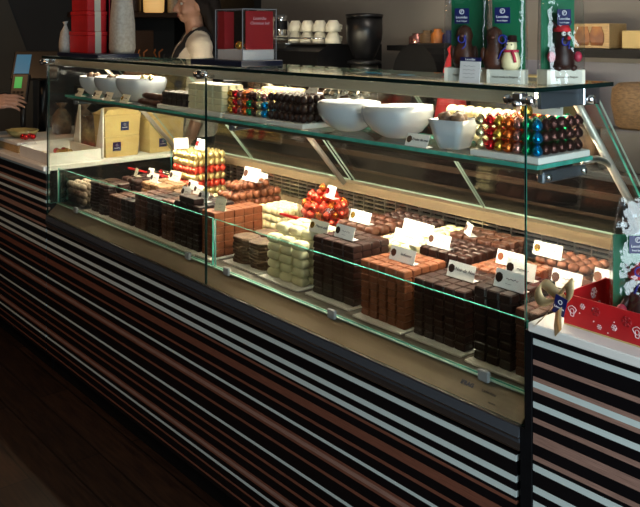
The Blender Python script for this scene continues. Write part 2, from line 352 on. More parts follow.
# light bar and tube
G().bbox((CX0+.01, .030, 1.296), (-.02, .062, 1.3255), .002).build('light_bar', 'beige', case)
G().box((CX0+.01, .165, 1.3155), (-.02, .225, 1.3255)).build('lamp_housing', 'steel', case)
tb = G()
for a, b in ((-2.38, -1.22), (-1.15, -.05)): tb.tube([(a, .195, 1.299), (b, .195, 1.299)], .011, 10)
tb.build('lamp_tube', 'tube', case)
ut = G()
for a, b in ((-2.33, -1.22), (-1.15, -.06)): ut.tube([(a, .240, 1.1495), (b, .240, 1.1495)], .0055, 10)
ut.build('shelf_tube', 'tube2', case)
G().box((-2.35, .226, 1.1562), (-.04, .253, 1.1636)).box((-2.35, .226, 1.1425), (-.04, .2295, 1.1562)).build('tube_cover', 'dark_strip', case)
for a in (-2.39, -1.21, -1.16, -.04): G().box((a-.008, .18, 1.285), (a+.008, .21, 1.3175)).build('lamp_socket', 'white', case)
for x in (CX0+.02, XM, -.012):
    G().prism([(.064, 1.287), (.245, 1.287), (.245, 1.326), (.064, 1.326)], x-.004, x+.004, 'x').build('end_plate', 'fascia', case)
for x in (CX0+.01, XM, -.004):
    g = G(); g.tube([(x-.026, -.016, 1.311), (x+.026, -.016, 1.311)], .0085, 12); g.bbox((x-.011, -.024, 1.302), (x+.011, .0, 1.325), .002); g.sph((x-.026, -.016, 1.311), .0105, 10, 8); g.sph((x+.026, -.016, 1.311), .0105, 10, 8)
    g.tube([(x, .03, 1.304), (x, -.03, 1.304)], .006, 10); g.build('glass_clamp', 'chrome', case)
g = G(); g.tube([(-.02, .222, 1.300), (.016, .222, 1.300)], .010, 12); g.bbox((-.012, .20, 1.288), (.006, .262, 1.3255), .002); g.build('corner_clamp', 'chrome', case)

# ---------------------------------------------------------------- serving counters
cr = thing('serving_counter', 'striped counter with white worktop right of the glass case', 'counter', (.018, 0, 0))
striped(G(), 0, 1.2, 0, .018, .075, .861).build('front_panel', SM, cr); G().box((0, .018, .075), (1.2, .6, .861)).build('cabinet_body', 'black', cr); G().box((0, .03, 0), (1.2, .58, .075)).build('plinth', 'black', cr)
G().bbox((-.004, -.012, .862), (1.2, .60, .880), .002).build('worktop', 'white', cr)
cl = thing('serving_counter', 'striped counter with pale worktop left of the glass case', 'counter', (-3.75, 0, 0))
striped(G(), 0, 1.328, 0, .018, .075, .845).build('front_panel', SM, cl); G().box((0, .018, .075), (1.328, .68, .845)).build('cabinet_body', 'black', cl); G().box((0, .03, 0), (1.328, .66, .075)).build('plinth', 'black', cl)
G().bbox((0, -.012, .846), (1.328, .70, .868), .003).build('worktop', 'white', cl)

# ---------------------------------------------------------------- pralines
ORD = ['top', 'second', 'third', 'fourth', 'fifth', 'sixth', 'seventh', 'eighth', 'ninth', 'tenth', 'eleventh', 'twelfth']
ORD1 = ['first']+ORD[1:]
def shape_mesh(shape, sx, sy, sz, mat):
    g = G(); hx, hy = sx/2, sy/2
    if shape == 'box': g.bbox((-hx, -hy, 0), (hx, hy, sz), min(sx, sy, sz)*.14, taper=.94)
    elif shape == 'brick': g.bbox((-hx, -hy, 0), (hx, hy, sz), .0015)
    elif shape == 'ball': g.sph((0, 0, sz/2), (hx, hy, sz/2), 12, 8)
    elif shape == 'pillow':
        g.lathe([(.72, 0), (.93, .12), (1, .40), (.97, .70), (.78, .93), (.4, 1), (.001, 1.01)], 16, sq=.72)
        g.v = [(x*hx*.88, y*hy*.88, z*sz) for x, y, z in g.v]
    elif shape == 'egg':
        g.lathe([(.35, 0), (.8, .1), (1, .32), (.92, .55), (.62, .8), (.28, .95), (.001, 1)], 12); g.v = [(x*hx, y*hy, z*sz) for x, y, z in g.v]
    elif shape == 'candy':
        g.lathe([(.3, 0), (.75, .1), (1, .38), (.95, .65), (.6, .86), (.22, .9), (.42, 1.0), (.30, 1.02), (.001, .93)], 12)
        g.v = [(x*hx*(1+.06*math.sin(5*math.atan2(y, x))), y*hy*(1+.06*math.sin(5*math.atan2(y, x))), z*sz) for x, y, z in g.v]
    elif shape == 'slab':
        n = 12; rings = []
        for z, k in ((0, .94), (sz*.3, 1), (sz*.8, .98), (sz, .9)):
            rg = []
            for i in range(n):
                a = 2*math.pi*i/n; q = 1/max(abs(math.cos(a)), abs(math.sin(a))); q = 1+(q-1)*.95
                rr = k*(1-.07*random.random())
                rg.append((hx*q*rr*math.cos(a), hy*q*rr*math.sin(a), z))
            rings.append(rg)
        g.loft(rings, 0, False)
    return g.mesh(shape, mat)
POOL = {}     # kind -> list of (dist, mesh, matrix, label, group, visible)
CAM = Vector((.963, -1.345, 1.45))
def put(kind, me, loc, rz, label, cat, group, vis, rot=None):
    POOL.setdefault(kind, []).append(((Vector(loc)-CAM).length, me, Vector(loc), rot or (0, 0, rz), label, cat, group, vis))
def stack(kind, cat, noun, mat, shape, x0, x1, y0, y1, z0, z1, nx, ny, nz, phrase, jit=.0006, gap=.0012, tray=True, drop=None, colmat=None, cn=None, zf=1.0, lean=2, last=None):
    px, py, pz = (x1-x0)/nx, (y1-y0)/ny, (z1-z0)/nz
    group = noun+'s in the stack '+phrase if False else 'pieces of '+phrase
    ms = {}
    def mget(m, v=0):
        if (m, v) not in ms: ms[(m, v)] = shape_mesh(shape, px-gap, py-gap, pz*zf-.0003, m)
        return ms[(m, v)]
    for k in range(nz):
        for j in range(ny):
            for i in range(nx):
                if drop and drop(i, j, k): continue
                top = k == nz-1 or (drop and drop(i, j, k+1)); front = j == 0; right = i == nx-1
                m = colmat(i, j, k) if colmat else mat
                nm = (cn(i, j, k) if cn else noun)
                c = ORD1[min(11, nx-1-i)]; r = ORD1[min(11, j)]; l = ORD[min(11, nz-1-k)]
                if front: lb = f'{nm}, {l} layer, {c} from right, front, {phrase}'
                elif top: lb = f'{nm} atop {phrase}, {r} row, {c} from right'
                else: lb = f'{nm}, {l} layer, {r} from front, right side, {phrase}'
                put(kind, mget(m, random.randrange(3) if shape == 'slab' else 0), (x0+px*(i+.5)+random.uniform(-jit, jit), y0+py*(j+.5)+random.uniform(-jit, jit), z0+pz*k), R(random.uniform(-lean, lean)), lb, cat, group, top or front or right)
    if tray:
        t = G().bbox((x0-.008, y0-.020, z0-.0055), (x1+.004, y1+.008, z0-.0003), .001).build('paper_tray', 'white')
        tag(t, 'white tray under '+phrase, 'tray', 'trays on the deck')
ZD = .715
def pr(m): return {'dark': 'dark praline', 'dark2': 'dark praline', 'milk': 'milk praline', 'brown': 'brown praline', 'whitechoc': 'white praline', 'cremechoc': 'cream praline'}.get(m, 'piece')
def st(mat, shape, x0, x1, y0, y1, z1, nx, ny, nz, phrase, kind=None, **k):
    kd = kind or {'dark': 'dark_praline', 'dark2': 'dark_praline', 'brown': 'brown_praline', 'milk': 'milk_praline', 'whitechoc': 'white_praline', 'cremechoc': 'white_praline'}[mat]
    stack(kd, 'chocolate', k.pop('noun', pr(mat)), mat, shape, x0, x1, y0, y1, ZD, z1, nx, ny, nz, phrase, **k)
# front row, right to left
st('dark2', 'box', -.206, -.102, .092, .262, .878, 3, 5, 8, 'dark stack beside black post')
st('brown', 'box', -.094, -.032, .092, .262, .858, 2, 5, 8, 'brown stack behind black post')
st('dark', 'box', -.396, -.236, .100, .270, .851, 5, 5, 8, 'dark stack with Noir card')
st('milk', 'box', -.577, -.418, .094, .250, .857, 5, 5, 8, 'tall milk front stack')
st('dark', 'box', -.792, -.622, .112, .250, .874, 4, 4, 9, 'dark stack beside white stack')
st('whitechoc', 'pillow', -1.005, -.828, .106, .250, .868, 3, 4, 6, 'white front stack', drop=lambda i, j, k: k == 5 and j == 0, jit=.0014, lean=5, gap=.0005)
st('bark', 'slab', -1.205, -1.030, .112, .270, .795, 2, 2, 8, 'low bark pile', kind='chocolate_bark', noun='dark bark slab', jit=.003, lean=8, gap=.001)
st('milk', 'brick', -1.328, -1.250, .086, .278, .858, 2, 5, 6, 'milk blocks behind middle post')
st('dark2', 'box', -1.498, -1.338, .080, .225, .864, 4, 4, 8, 'black stack by middle post')
st('brown', 'box', -1.588, -1.508, .080, .225, .852, 2, 4, 8, 'brown stack by black stack')
st('dark2', 'box', -1.692, -1.602, .080, .200, .846, 2, 3, 6, 'narrow dark stack')
st('brown', 'box', -1.784, -1.700, .080, .200, .846, 2, 3, 6, 'narrow brown stack')
st('brown', 'box', -2.000, -1.902, .080, .200, .806, 3, 3, 4, 'low brown stack')
st('dark2', 'box', -1.896, -1.804, .080, .200, .806, 3, 3, 4, 'low dark stack')
st('dark', 'slab', -2.182, -2.022, .080, .200, .832, 2, 2, 9, 'dark slabs beside truffles', kind='chocolate_bark', noun='dark slab', jit=.003, lean=8, gap=.001)
# middle row
st('dark', 'box', -.556, -.392, .292, .440, .862, 5, 5, 6, 'dark stack in middle row')
st('milk', 'box', -.372, -.218, .282, .430, .852, 5, 5, 6, 'milk stack in middle row')
st('milk', 'ball', -.300, -.140, .452, .566, .862, 5, 4, 6, 'milk balls by rear grille', kind='praline_ball', noun='milk ball')
st('brown', 'slab', -.190, -.040, .275, .430, .842, 3, 3, 8, 'brown bars right of post', kind='chocolate_bark', noun='brown bar')
st('cremechoc', 'pillow', -.712, -.576, .268, .400, .858, 4, 4, 6, 'cream stack in middle row', gap=.0004, jit=.001, lean=5)
st('brown', 'pillow', -.885, -.728, .282, .440, .876, 4, 4, 6, 'brown stack behind dark stack', gap=.0004, jit=.001)
st('dark', 'ball', -.905, -.700, .465, .580, .862, 6, 4, 6, 'dark balls by rear grille', kind='praline_ball', noun='dark ball')
st('cremechoc', 'pillow', -.690, -.625, .465, .580, .852, 2, 4, 6, 'cream pieces by rear grille')
st('brown', 'slab', -.600, -.400, .460, .580, .862, 4, 3, 8, 'brown bars by rear grille', kind='chocolate_bark', noun='brown bar')
st('milk', 'ball', -1.575, -1.455, .300, .520, .888, 4, 7, 6, 'milk balls by white pile', kind='praline_ball', noun='milk ball', drop=lambda i, j, k: k == 5 and (i == 3 or j in (0, 6)))
st('cremechoc', 'pillow', -1.345, -1.200, .320, .440, .842, 4, 4, 5, 'white pile behind blocks', gap=.0004)
st('nut', 'slab', -2.000, -1.815, .215, .340, .840, 3, 2, 9, 'nut slab pile', kind='chocolate_bark', noun='nut slab', jit=.004, lean=14)
st('dark', 'pillow', -2.185, -2.045, .225, .340, .835, 3, 3, 5, 'dark domes behind slabs', gap=.0004)
st('bark', 'slab', -1.795, -1.610, .235, .330, .832, 3, 2, 8, 'bark row behind dark stacks', kind='chocolate_bark', noun='bark slab', jit=.003, lean=10)
st('cremechoc', 'pillow', -1.78, -1.62, .36, .48, .80, 4, 3, 4, 'cream pieces beside foil tower', gap=.0004)
# foil tower: alternating rings of red and gold wrapped candies
def ftm(i, j, k): return 'fcream' if k in (6, 7) else ('fred2' if k in (5, 3) else 'fcream')
stack('wrapped_candy', 'candy', 'foil candy', 'fcream', 'candy', -2.045, -1.868, .385, .545, ZD, .948, 7, 6, 8, 'foil tower', colmat=ftm, cn=lambda i, j, k: 'red foil candy' if ftm(i, j, k) == 'fred2' else 'gold foil candy', jit=.002, lean=40, zf=1.0)
# red foil candies in a clear round tub
tub = thing('clear_tub', 'clear round tub heaped with red wrapped candies', 'tub', (-1.055, .385, ZD))
g = G(); prf = [(.080, 0), (.088, .17), (.0905, .171), (.0915, .169), (.083, -.0003)]
g.lathe(prf, 36, cap=(True, True)); g.build('tub_wall', 'acrylic', tub)
cm = {m: shape_mesh('candy', .0265, .0265, .0262, m) for m in ('fred2', 'forange')}
for k in range(7):
    for rr, n in ((.066, 15), (.038, 8)):
        for q in range(n):
            a = 2*math.pi*(q+.5*(k % 2))/n
            loc = (-1.055+rr*math.cos(a), .385+rr*math.sin(a), ZD+.003+.0252*k)
            vis = (rr > .05 or k == 6)
            put('wrapped_candy', cm[random.choice(['fred2', 'fred2', 'forange'])], loc, random.random()*6, f'red wrapped candy, {ORD[6-k]} layer, {"outer ring of" if rr > .05 else "inner ring of"} clear tub', 'candy', f'red candies, {ORD[6-k]} layer, {"outer" if rr > .05 else "inner"} ring of tub', vis)
for q in range(8):
    a = 2*math.pi*q/8+.3
    put('wrapped_candy', cm['fred2'], (-1.065+.040*math.cos(a), .385+.040*math.sin(a), ZD+.180), q, 'red wrapped candy heaped above rim of clear tub', 'candy', 'red candies heaped above the rim', True)
put('wrapped_candy', cm['forange'], (-1.065, .385, ZD+.203), 1, 'orange-red wrapped candy crowning the heap in clear tub', 'candy', None, True)
# truffles in an acrylic box, far left
tbx = thing('acrylic_box', 'clear acrylic box of dusted truffles at far left of deck', 'box', (-2.305, .118, ZD))
g = G()
for a, b in (((-.088, -.055, 0), (.088, .055, .003)), ((-.088, -.055, .003), (.088, -.052, .105)), ((-.088, .052, .003), (.088, .055, .105)), ((-.088, -.052, .003), (-.085, .052, .105)), ((.085, -.052, .003), (.088, .052, .105))): g.box(a, b)
g.build('box_wall', 'acrylic', tbx)
tm = shape_mesh('ball', .031, .031, .030, 'truffle')
for k in range(3):
    for j in range(3):
        for i in range(5):
            put('truffle', tm, (-2.371+.033*i+random.uniform(-.001, .001)+(.004 if k % 2 else 0), .085+.033*j, ZD+.0033+.0295*k), i+j, f'dusted truffle, {ORD[2-k]} layer, {ORD1[4-i]} from right, {ORD1[j]} row in acrylic box', 'chocolate', 'truffles in the acrylic box', j == 0 or k == 2 or i == 4)
# clear wrapped candies near the back left
wm = {m: shape_mesh('candy', .028, .028, .026, m) for m in ('fsilver', 'fred')}
for j in range(3):
    for i in range(6):
        for k in range(4):
            put('wrapped_candy', wm['fred' if (i*3+j+k) % 5 == 0 else 'fsilver'], (-2.27+.031*i, .40+.031*j, ZD+.0275*k), i*j, f'{"red" if (i*3+j+k) % 5 == 0 else "silver"} wrapped candy, {ORD[3-k]} layer, {ORD1[5-i]} from right in back left heap', 'candy', 'wrapped candies in the back left corner', k == 3 or j == 0 or i == 5)

# ---- shelf
ZS = 1.1733
def shelf_tray(x0, x1, y0, y1, label):
    t = G(); t.bbox((x0, y0, ZS), (x1, y1, ZS+.014), .0015); tag(t.build('shelf_tray', 'white'), label, 'tray')
shelf_tray(-.190, -.012, .062, .252, 'white tray under foil eggs on glass shelf'); shelf_tray(-1.170, -.778, .066, .200, 'white tray under round foil sweets on glass shelf'); shelf_tray(-1.59, -1.185, .066, .20, 'white tray under white slabs on glass shelf')
ZE = ZS+.0143
ecol = ['fpale', 'fred', 'fgold', 'forange', 'fpink', 'fgreen', 'fblue', 'fdark']
en = {'fpale': 'pale gold', 'fred': 'red', 'fgold': 'gold', 'forange': 'orange', 'fpink': 'pink', 'fgreen': 'green', 'fblue': 'blue', 'fdark': 'brown'}
stack('foil_egg', 'chocolate egg', 'egg', 'fred', 'egg', -.186, -.018, .068, .246, ZE, ZE+.078, 7, 6, 3, 'egg block', colmat=lambda i, j, k: ecol[i] if not (i == 6 and j > 0) else 'fdark', cn=lambda i, j, k: en[ecol[i] if not (i == 6 and j > 0) else 'fdark']+' foil egg', tray=False, jit=.0008, lean=30)
em = shape_mesh('egg', .027, .027, .033, 'fgold'); put('foil_egg', em, (-.062, .09, ZE+.078), 0, 'large gold foil egg lying on top of egg block near clamp', 'chocolate egg', None, True)
bcol = ['fgold', 'fred', 'fpink', 'forange', 'fdark', 'fdark', 'fpale', 'fblue']
def bm_(i, j, k):
    c = bcol[i]
    if i == 4 and k < 2: c = 'fgreen'
    if i == 7 and k == 2: c = 'fpink'
    if j > 0 and k == 2: c = ['fgold', 'fdark', 'fdark', 'forange'][(i*3+j) % 4]
    return c
stack('foil_ball', 'chocolate ball', 'ball', 'fred', 'ball', -1.166, -.966, .072, .172, ZE, ZE+.074, 8, 4, 3, 'coloured ball block', colmat=bm_, cn=lambda i, j, k: en[bm_(i, j, k)]+' foil ball', tray=False)
stack('dark_ball', 'chocolate ball', 'dark ball', 'dark', 'ball', -.956, -.784, .072, .192, ZE, ZE+.078, 7, 5, 3, 'dark ball block on shelf', tray=False)
stack('white_slab', 'chocolate', 'white slab', 'whitechoc', 'box', -1.398, -1.192, .074, .16, ZE, ZE+.084, 4, 3, 4, 'white slab block on shelf', tray=False)
stack('white_slab', 'chocolate', 'cream slab', 'cremechoc', 'box', -1.165, -.990, .206, .256, ZS+.0003, ZS+.092, 4, 2, 4, 'cream slabs behind balls', tray=False)
stack('dark_slab', 'chocolate', 'dark slab', 'dark2', 'box', -1.572, -1.404, .074, .15, ZE, ZE+.046, 5, 3, 2, 'dark slab rows on shelf', tray=False)
stack('cream_egg', 'chocolate egg', 'cream egg', 'cremechoc', 'ball', -.400, -.205, .215, .255, ZS+.0003, ZS+.088, 7, 1, 3, 'cream eggs behind bowl', tray=False, gap=-.0)
# logs
for q, (y, z) in enumerate(((.082, ZS+.0125), (.107, ZS+.0125), (.095, ZS+.034))):
    g = G(); pts = [(-1.745+.02*i+(.01 if q == 2 else 0), y, z+.0008*math.sin(i*2.1)) for i in range(8)]
    g.tube(pts, [.009]+[.0115+.0008*math.sin(i*4) for i in range(6)]+[.009], 10)
    tag(g.build('chocolate_log', 'brown'), ['brown chocolate log nearest the shelf edge', 'brown chocolate log lying behind the nearest log', 'brown chocolate log lying on top of two logs'][q], 'chocolate', 'logs on the glass shelf')

# ---- emit pooled pieces
BUD = 300
STUFFN = {'dark_praline': 'dark pralines', 'wrapped_candy': 'foil candies'}
for kind, L in POOL.items():
    vis = sorted([e for e in L if e[7]], key=lambda e: e[0]); hid = [e for e in L if not e[7]]
    for e in vis[:BUD]:
        o = link(kind, e[1], None, e[2], e[3]); tag(o, e[4], e[5], e[6])
    rest = vis[BUD:]+hid
    if rest:
        g = G(); mats = []
        for e in rest:
            X = Matrix.Translation(e[2]) @ Euler(e[3]).to_matrix().to_4x4()
            mt = e[1].materials[0]
            if mt not in mats: mats.append(mt)
            g.add([v.co for v in e[1].vertices], [tuple(p.vertices) for p in e[1].polygons], mats.index(mt), e[1].polygons[0].use_smooth, X)
        o = g.build(kind, mats); noun = kind.replace('_', ' ')
        tag(o, f'mass of {noun} pieces filling the middle and far parts of the stacks', 'chocolate', None, 'stuff')

# ---------------------------------------------------------------- price cards
def card(loc, label, body=None, icon='dark', w=.078, h=.036, mat='paper', rz=0, tilt=18, spike=.0, rx=None):
    o = thing('price_card', label, 'price card', loc, R(rz), 'price cards')
    X = Matrix.Rotation(R(-tilt), 4, 'X')
    g = G(); g.box((-w/2, 0, .001), (w/2, .0012, h), 0, X); g.box((-w/2, 0, 0), (w/2, .022, .001), 0)
    g.build('card_face', mat, o)
    if icon:
        g = G(); n = 8
        poly = [(-w*.36+h*.26*math.cos(a)*(1+.1*math.sin(3*a)), h*.52+h*.28*math.sin(a)) for a in [2*math.pi*i/n for i in range(n)]]
        g.prism(poly, -.0006, 0, 'y', 0, X); g.build('praline_picture', icon, o, label='printed praline picture')
    y = -.0004
    if body:
        text(body, h*.30, 'ink', o, X @ Vector((w*.14, y, h*.55)), (R(90-tilt), 0, 0), .35)
    else:
        g = G(); 
        for k, zz in enumerate((.55, .28)):
            nn = 9 if k == 0 else 5
            pts = [(-w*.12+w*.05*i, y, h*zz+(h*.05 if k == 0 else .0)*math.sin(i*2.4)) for i in range(nn)]
            g.tube(pts, .0007 if k == 0 else .0004, 4, X=X)
        g.build('lettering', 'ink', o)
    return o
card((-1.075, .275, ZD+.0003), 'white card standing behind the low bark pile', icon=None, h=.085, w=.09, tilt=8)
card((-.815, .150, .868), 'cream card "Manon" on the white stack', 'Manon café', 'fgold', mat='cream', w=.080)
card((-.705, .150, .8742), 'grey-white card with dark picture on tall dark stack beside white stack', None, 'dark2', mat='paper', w=.076)
card((-.803, .300, .8765), 'white card with yellow picture on brown stack behind dark stack', None, 'fgold', w=.088)
card((-.650, .385, .859), 'long blank white card at back of cream stack', None, None, w=.125, rz=-4)
card((-.600, .285, .859), 'blank white card at front of cream stack', None, None, w=.10, rz=-4)
card((-.485, .150, .8575), 'white card with brown picture on tall milk front stack', 'Indienne', 'brown', w=.086, h=.036)
card((-.505, .312, .8625), 'white card with chestnut picture on middle dark stack', None, 'brown', w=.078)
card((-.540, .475, .8630), 'small tilted white card on brown bars by rear grille', None, 'brown', w=.052, h=.034, rz=-32)
card((-.310, .170, .8515), 'white card "Noir de Noir" on dark front stack', 'Noir de Noir', 'dark2', w=.082, h=.038)
card((-.262, .455, .8625), 'white card with yellow and brown picture on milk balls by grille', None, 'fgold', w=.086)
card((-.295, .345, .8525), 'white card with orange picture on middle milk stack', None, 'milk', w=.088)
card((-.165, .205, .8783), 'pale card with dark picture at back of dark stack beside post', None, 'dark2', w=.080, h=.040)
card((-.135, .125, .8783), 'pale card with dark picture at front of dark stack beside post', None, 'dark2', w=.080, h=.040)
card((-.120, .320, .8425), 'white card with brown and cream picture on bars right of post', None, 'brown', w=.080, h=.042)
card((-.060, .400, .8425), 'white card nearest the red gift box, orange pictures', None, 'milk', w=.075, h=.042)
card((-1.000, .355, .911), 'white card on top of the red candy tub', None, 'fred', w=.052, h=.040, rz=-10)
card((-1.945, .46, .9485), 'white card with red picture on top of foil tower', None, 'fred', w=.072, h=.045)
card((-2.02, .42, .9485), 'white card seen edge-on at left of foil tower top', None, None, w=.06, h=.045, rz=70)
card((-1.56, .50, .862), 'small white card at left end of milk ball stack', None, None, w=.05, h=.036)
card((-1.50, .40, .8885), 'wide white card with brown picture on milk ball stack', None, 'brown', w=.10, h=.05)
card((-2.130, .262, .8355), 'greenish card on the dark domes', None, None, mat='graycard', w=.045, h=.034, rz=-15)
card((-2.075, .300, .8355), 'small white card at right of the dark domes', None, 'dark', w=.036, h=.038, rz=10)
card((-1.935, .240, .8405), 'white card with dark picture at front of nut slab pile', None, 'dark2', w=.06)
card((-2.02, .372, .8), 'long cream card behind the nut slab pile', None, 'dark', w=.085, h=.05, mat='cream') if False else None
card((-1.905, .315, .8405), 'long cream card with dark picture at back of nut slab pile', None, 'dark', w=.085, h=.042, mat='cream')
card((-1.745, .300, .8325), 'white card with dark picture at left of bark row', None, 'dark', w=.065)
card((-1.655, .270, .8325), 'white card with dark picture at right of bark row', None, 'dark', w=.060)
card((-1.560, .160, .8525), 'white card with dark picture on brown stack left of black stack', None, 'dark2', w=.06)
card((-1.405, .135, .8645), 'white card with dark picture on black stack', None, 'dark2', w=.060)
card((-1.305, .135, .8585), 'grey-green card at left on milk block stack', None, None, mat='graycard', w=.045, h=.04)
card((-1.272, .118, .8585), 'grey-green card at right on milk block stack', None, None, mat='graycard', w=.04, h=.04, rz=25)
g = G().bbox((-1.470, .085, .8643), (-1.375, .125, .884), .002); tag(g.build('chocolate_bar', 'dark2'), 'single dark bar lying on top of the black stack', 'chocolate')
# shelf cards
for x, lb, mt in ((-2.25, 'leftmost cream card at the shelf edge before the smallest bowl', 'cream'), (-2.085, 'cream card at shelf edge before the middle left bowl', 'cream'), (-1.985, 'cream card at shelf edge between two left bowls', 'cream'), (-1.845, 'cream card at shelf edge before the widest left bowl', 'cream')):
    card((x, .066, ZS), lb, None, 'dark' if x != -1.845 else 'fgold', mat=mt, w=.062, h=.034, tilt=25)
card((-.845, .150, ZE+.078), 'white card on dark balls at right end of their block', None, 'dark2', w=.058, h=.03)
card((-.355, .064, ZS), 'white card "Fruits de mer" at shelf edge before the big bowls', 'Fruits de mer', 'dark2', w=.070, h=.032, tilt=25)
card((-.012-.065, .155, ZE+.078), 'large white card "Cigarettes noires" above the foil eggs', 'Cigarettes noires', 'navy', w=.118, h=.034, tilt=4)

# acrylic dividers with a red edge
def divider(p0, p1, h, label):
    p0, p1 = Vector(p0), Vector(p1); d = p1-p0; L = d.length
    o = thing('divider_panel', label, 'divider', p0, math.atan2(d.y, d.x))
    G().box((0, -.0015, 0), (L, .0015, h)).build('clear_panel', 'acrylic', o); G().box((0, -.003, h), (L, .003, h+.007)).build('red_edge', 'redbox', o)
divider((-1.165, .285, ZD), (-1.180+.17, .300-.012, ZD), .125, 'red-edged clear divider beside the tub of red candies')
divider((-2.36, .350, ZD), (-2.06, .375, ZD), .112, 'red-edged clear divider at back left of the deck')

# ---------------------------------------------------------------- bowls on shelf
def bowl(loc, rx, ry, h, label, rz=0, sq=.35, tip=0, foot=.42):
    o = thing('ceramic_bowl', label, 'bowl', loc, rot=(0, 0, R(rz)))
    g = G(); prof = [(foot, 0), (foot*1.12, .03), (.72, .22), (.93, .52), (1, .80), (.97, 1.0), (.93, 1.0), (.95, .80), (.88, .53), (.66, .25), (.35, .08), (.001, .07)]
    g.lathe(prof, 32, sq=sq, cap=(True, False))
    g.v = [(x*rx, y*ry, (z*h)*(1+tip*x*(z > .3))) for x, y, z in g.v]
    g.build('bowl_body', 'ceramic', o); return o
bowl((-.690, .158, ZS), .091, .082, .079, 'left of two big white bowls, filled with silver foil balls', sq=.1, foot=.4)
bowl((-.505, .158, ZS), .088, .082, .081, 'right of two big white bowls in the shelf middle', sq=.25, tip=.05, foot=.4)
bowl((-1.895, .165, ZS), .105, .085, .090, 'widest white bowl at left half of shelf', sq=.3)
bowl((-2.105, .165, ZS), .088, .082, .084, 'middle white bowl at left end of shelf', sq=.3)
bowl((-2.285, .165, ZS), .068, .070, .078, 'smallest white bowl at far left end of shelf', sq=.3)
o = thing('ceramic_bowl', 'small square flared white bowl of truffles beside foil eggs', 'bowl', (-.282, .118, ZS), R(8))
g = G(); g.lathe([(.026, 0), (.028, .004), (.036, .03), (.046, .068), (.0435, .068), (.033, .030), (.020, .010), (.001, .009)], 24, sq=.85, cap=(True, False)); g.build('bowl_body', 'ceramic', o)
fill = shape_mesh('ball', .033, .033, .032, 'fsilver')
for q, (dx, dy, dz) in enumerate(((-.048, -.03, .072), (-.016, -.036, .074), (.014, .0, .086), (-.012, .006, .090), (.044, -.022, .076), (-.046, .014, .080), (.03, .034, .078), (-.01, .04, .074))):
    tag(link('foil_ball', fill, None, (-.690+dx, .158+dy, ZS+dz+.010)), ['silver foil ball at front left of the ball-filled bowl', 'silver foil ball at front centre of the ball-filled bowl', 'silver foil ball atop the heap, right', 'silver foil ball atop the heap, left', 'silver foil ball at right rim of the ball-filled bowl', 'silver foil ball at back left of the ball-filled bowl', 'silver foil ball at back right of the ball-filled bowl', 'silver foil ball hidden deepest in the ball-filled bowl'][q], 'chocolate ball', 'silver balls in the big bowl')
random.seed(3)
def clump(r, mat):
    g = G(); g.sph((0, 0, r), r, 12, 9)
    g.v = [tuple(Vector(p)*(1+.25*noise.noise(Vector(p)*90))) for p in g.v]; return g.mesh('clump', mat)
cl_m = clump(.018, 'bark')
for q, (dx, dy, dz, lb) in enumerate(((-.016, -.012, .052, 'dark rocky truffle at front left of small square bowl'), (.016, -.006, .050, 'dark rocky truffle at front right of small square bowl'), (.0, .020, .052, 'dark rocky truffle at back of small square bowl'))):
    tag(link('rocky_truffle', cl_m, None, (-.282+dx, .118+dy, ZS+dz-.004), (0, 0, q)), lb, 'chocolate', 'truffles in the small bowl')
for x, y, z, lb in ((-1.83, .14, .079, 'gold topped truffle at front of the widest left bowl'), (-1.80, .155, .079, 'gold topped truffle at right of the widest left bowl')):
    tag(link('foil_ball', shape_mesh('ball', .026, .026, .024, 'fpale'), None, (x, y, ZS+z)), lb, 'chocolate ball')
for q, (x, y, lb) in enumerate(((-2.31, .15, 'dark chocolate curl at left in the smallest bowl'), (-2.27, .16, 'dark chocolate curl at right in the smallest bowl'), (-2.12, .15, 'dark chocolate curl at left in the middle left bowl'), (-2.08, .16, 'dark chocolate curl at right in the middle left bowl'))):
    tag(link('rocky_truffle', cl_m, None, (x, y, ZS+.056), (0, 0, q*1.3)), lb, 'chocolate', 'curls in the left bowls')

# ---------------------------------------------------------------- things on the top glass
ZG = ZT+.0092
def hollow(g, x0, x1, y0, y1, z0, z1, t, mi=0, top=True):
    g.box((x0, y0, z0), (x1, y0+t, z1), mi); g.box((x0, y1-t, z0), (x1, y1, z1), mi); g.box((x0, y0+t, z0), (x0+t, y1-t, z1), mi); g.box((x1-t, y0+t, z0), (x1, y1-t, z1), mi)
    if top: g.box((x0, y0, z1), (x1, y1, z1+t), mi)
    return g
tag(G().bbox((-1.322, .040, ZG), (-1.036, .196, ZG+.018), .001).build('navy_plinth', 'navybase'), 'dark navy plinth under the acrylic cube on the top glass', 'plinth')
dc = thing('acrylic_display', 'clear acrylic cube with red cards and two foil balls', 'display cube', (-1.122, .118, ZG+.0183))
hollow(G(), -.075, .072, -.063, .063, 0, .153, .003).build('cube_wall', 'acrylic', dc)
e = G()
for x in (-.075, .072):
    for y in (-.063, .063): e.box((x-.0012, y-.0012, 0), (x+.0012, y+.0012, .157))
for y in (-.063, .063): e.box((-.075, y-.001, .1545), (.072, y+.001, .157))
for x in (-.075, .072): e.box((x-.001, -.063, .1545), (x+.001, .063, .157))
e.build('cube_edge', 'greyplastic', dc)
G().box((-.070, -.058, .001), (.067, .058, .032)).build('white_block', 'white', dc)
rc = G().box((.0655, -.048, .033), (.068, .054, .150)).build('red_card', 'redcard', dc)
G().box((-.071, -.058, .033), (-.069, .002, .150)).build('red_card', 'redcard', dc); G().box((-.069, -.0595, .033), (-.030, -.058, .150)).build('red_card', 'redcard', dc)
for s, z, sz in (('Leonidas', .128, .014), ('Christmas ball', .113, .0125)): text(s, sz, 'flake', rc, (.0684, .003, z), (R(90), 0, R(90)), .3)
tag(link('foil_ball', shape_mesh('ball', .026, .026, .026, 'fgold'), None, (-1.110, .085, ZG+.0505)), 'gold foil ball on white block inside acrylic cube', 'chocolate ball')
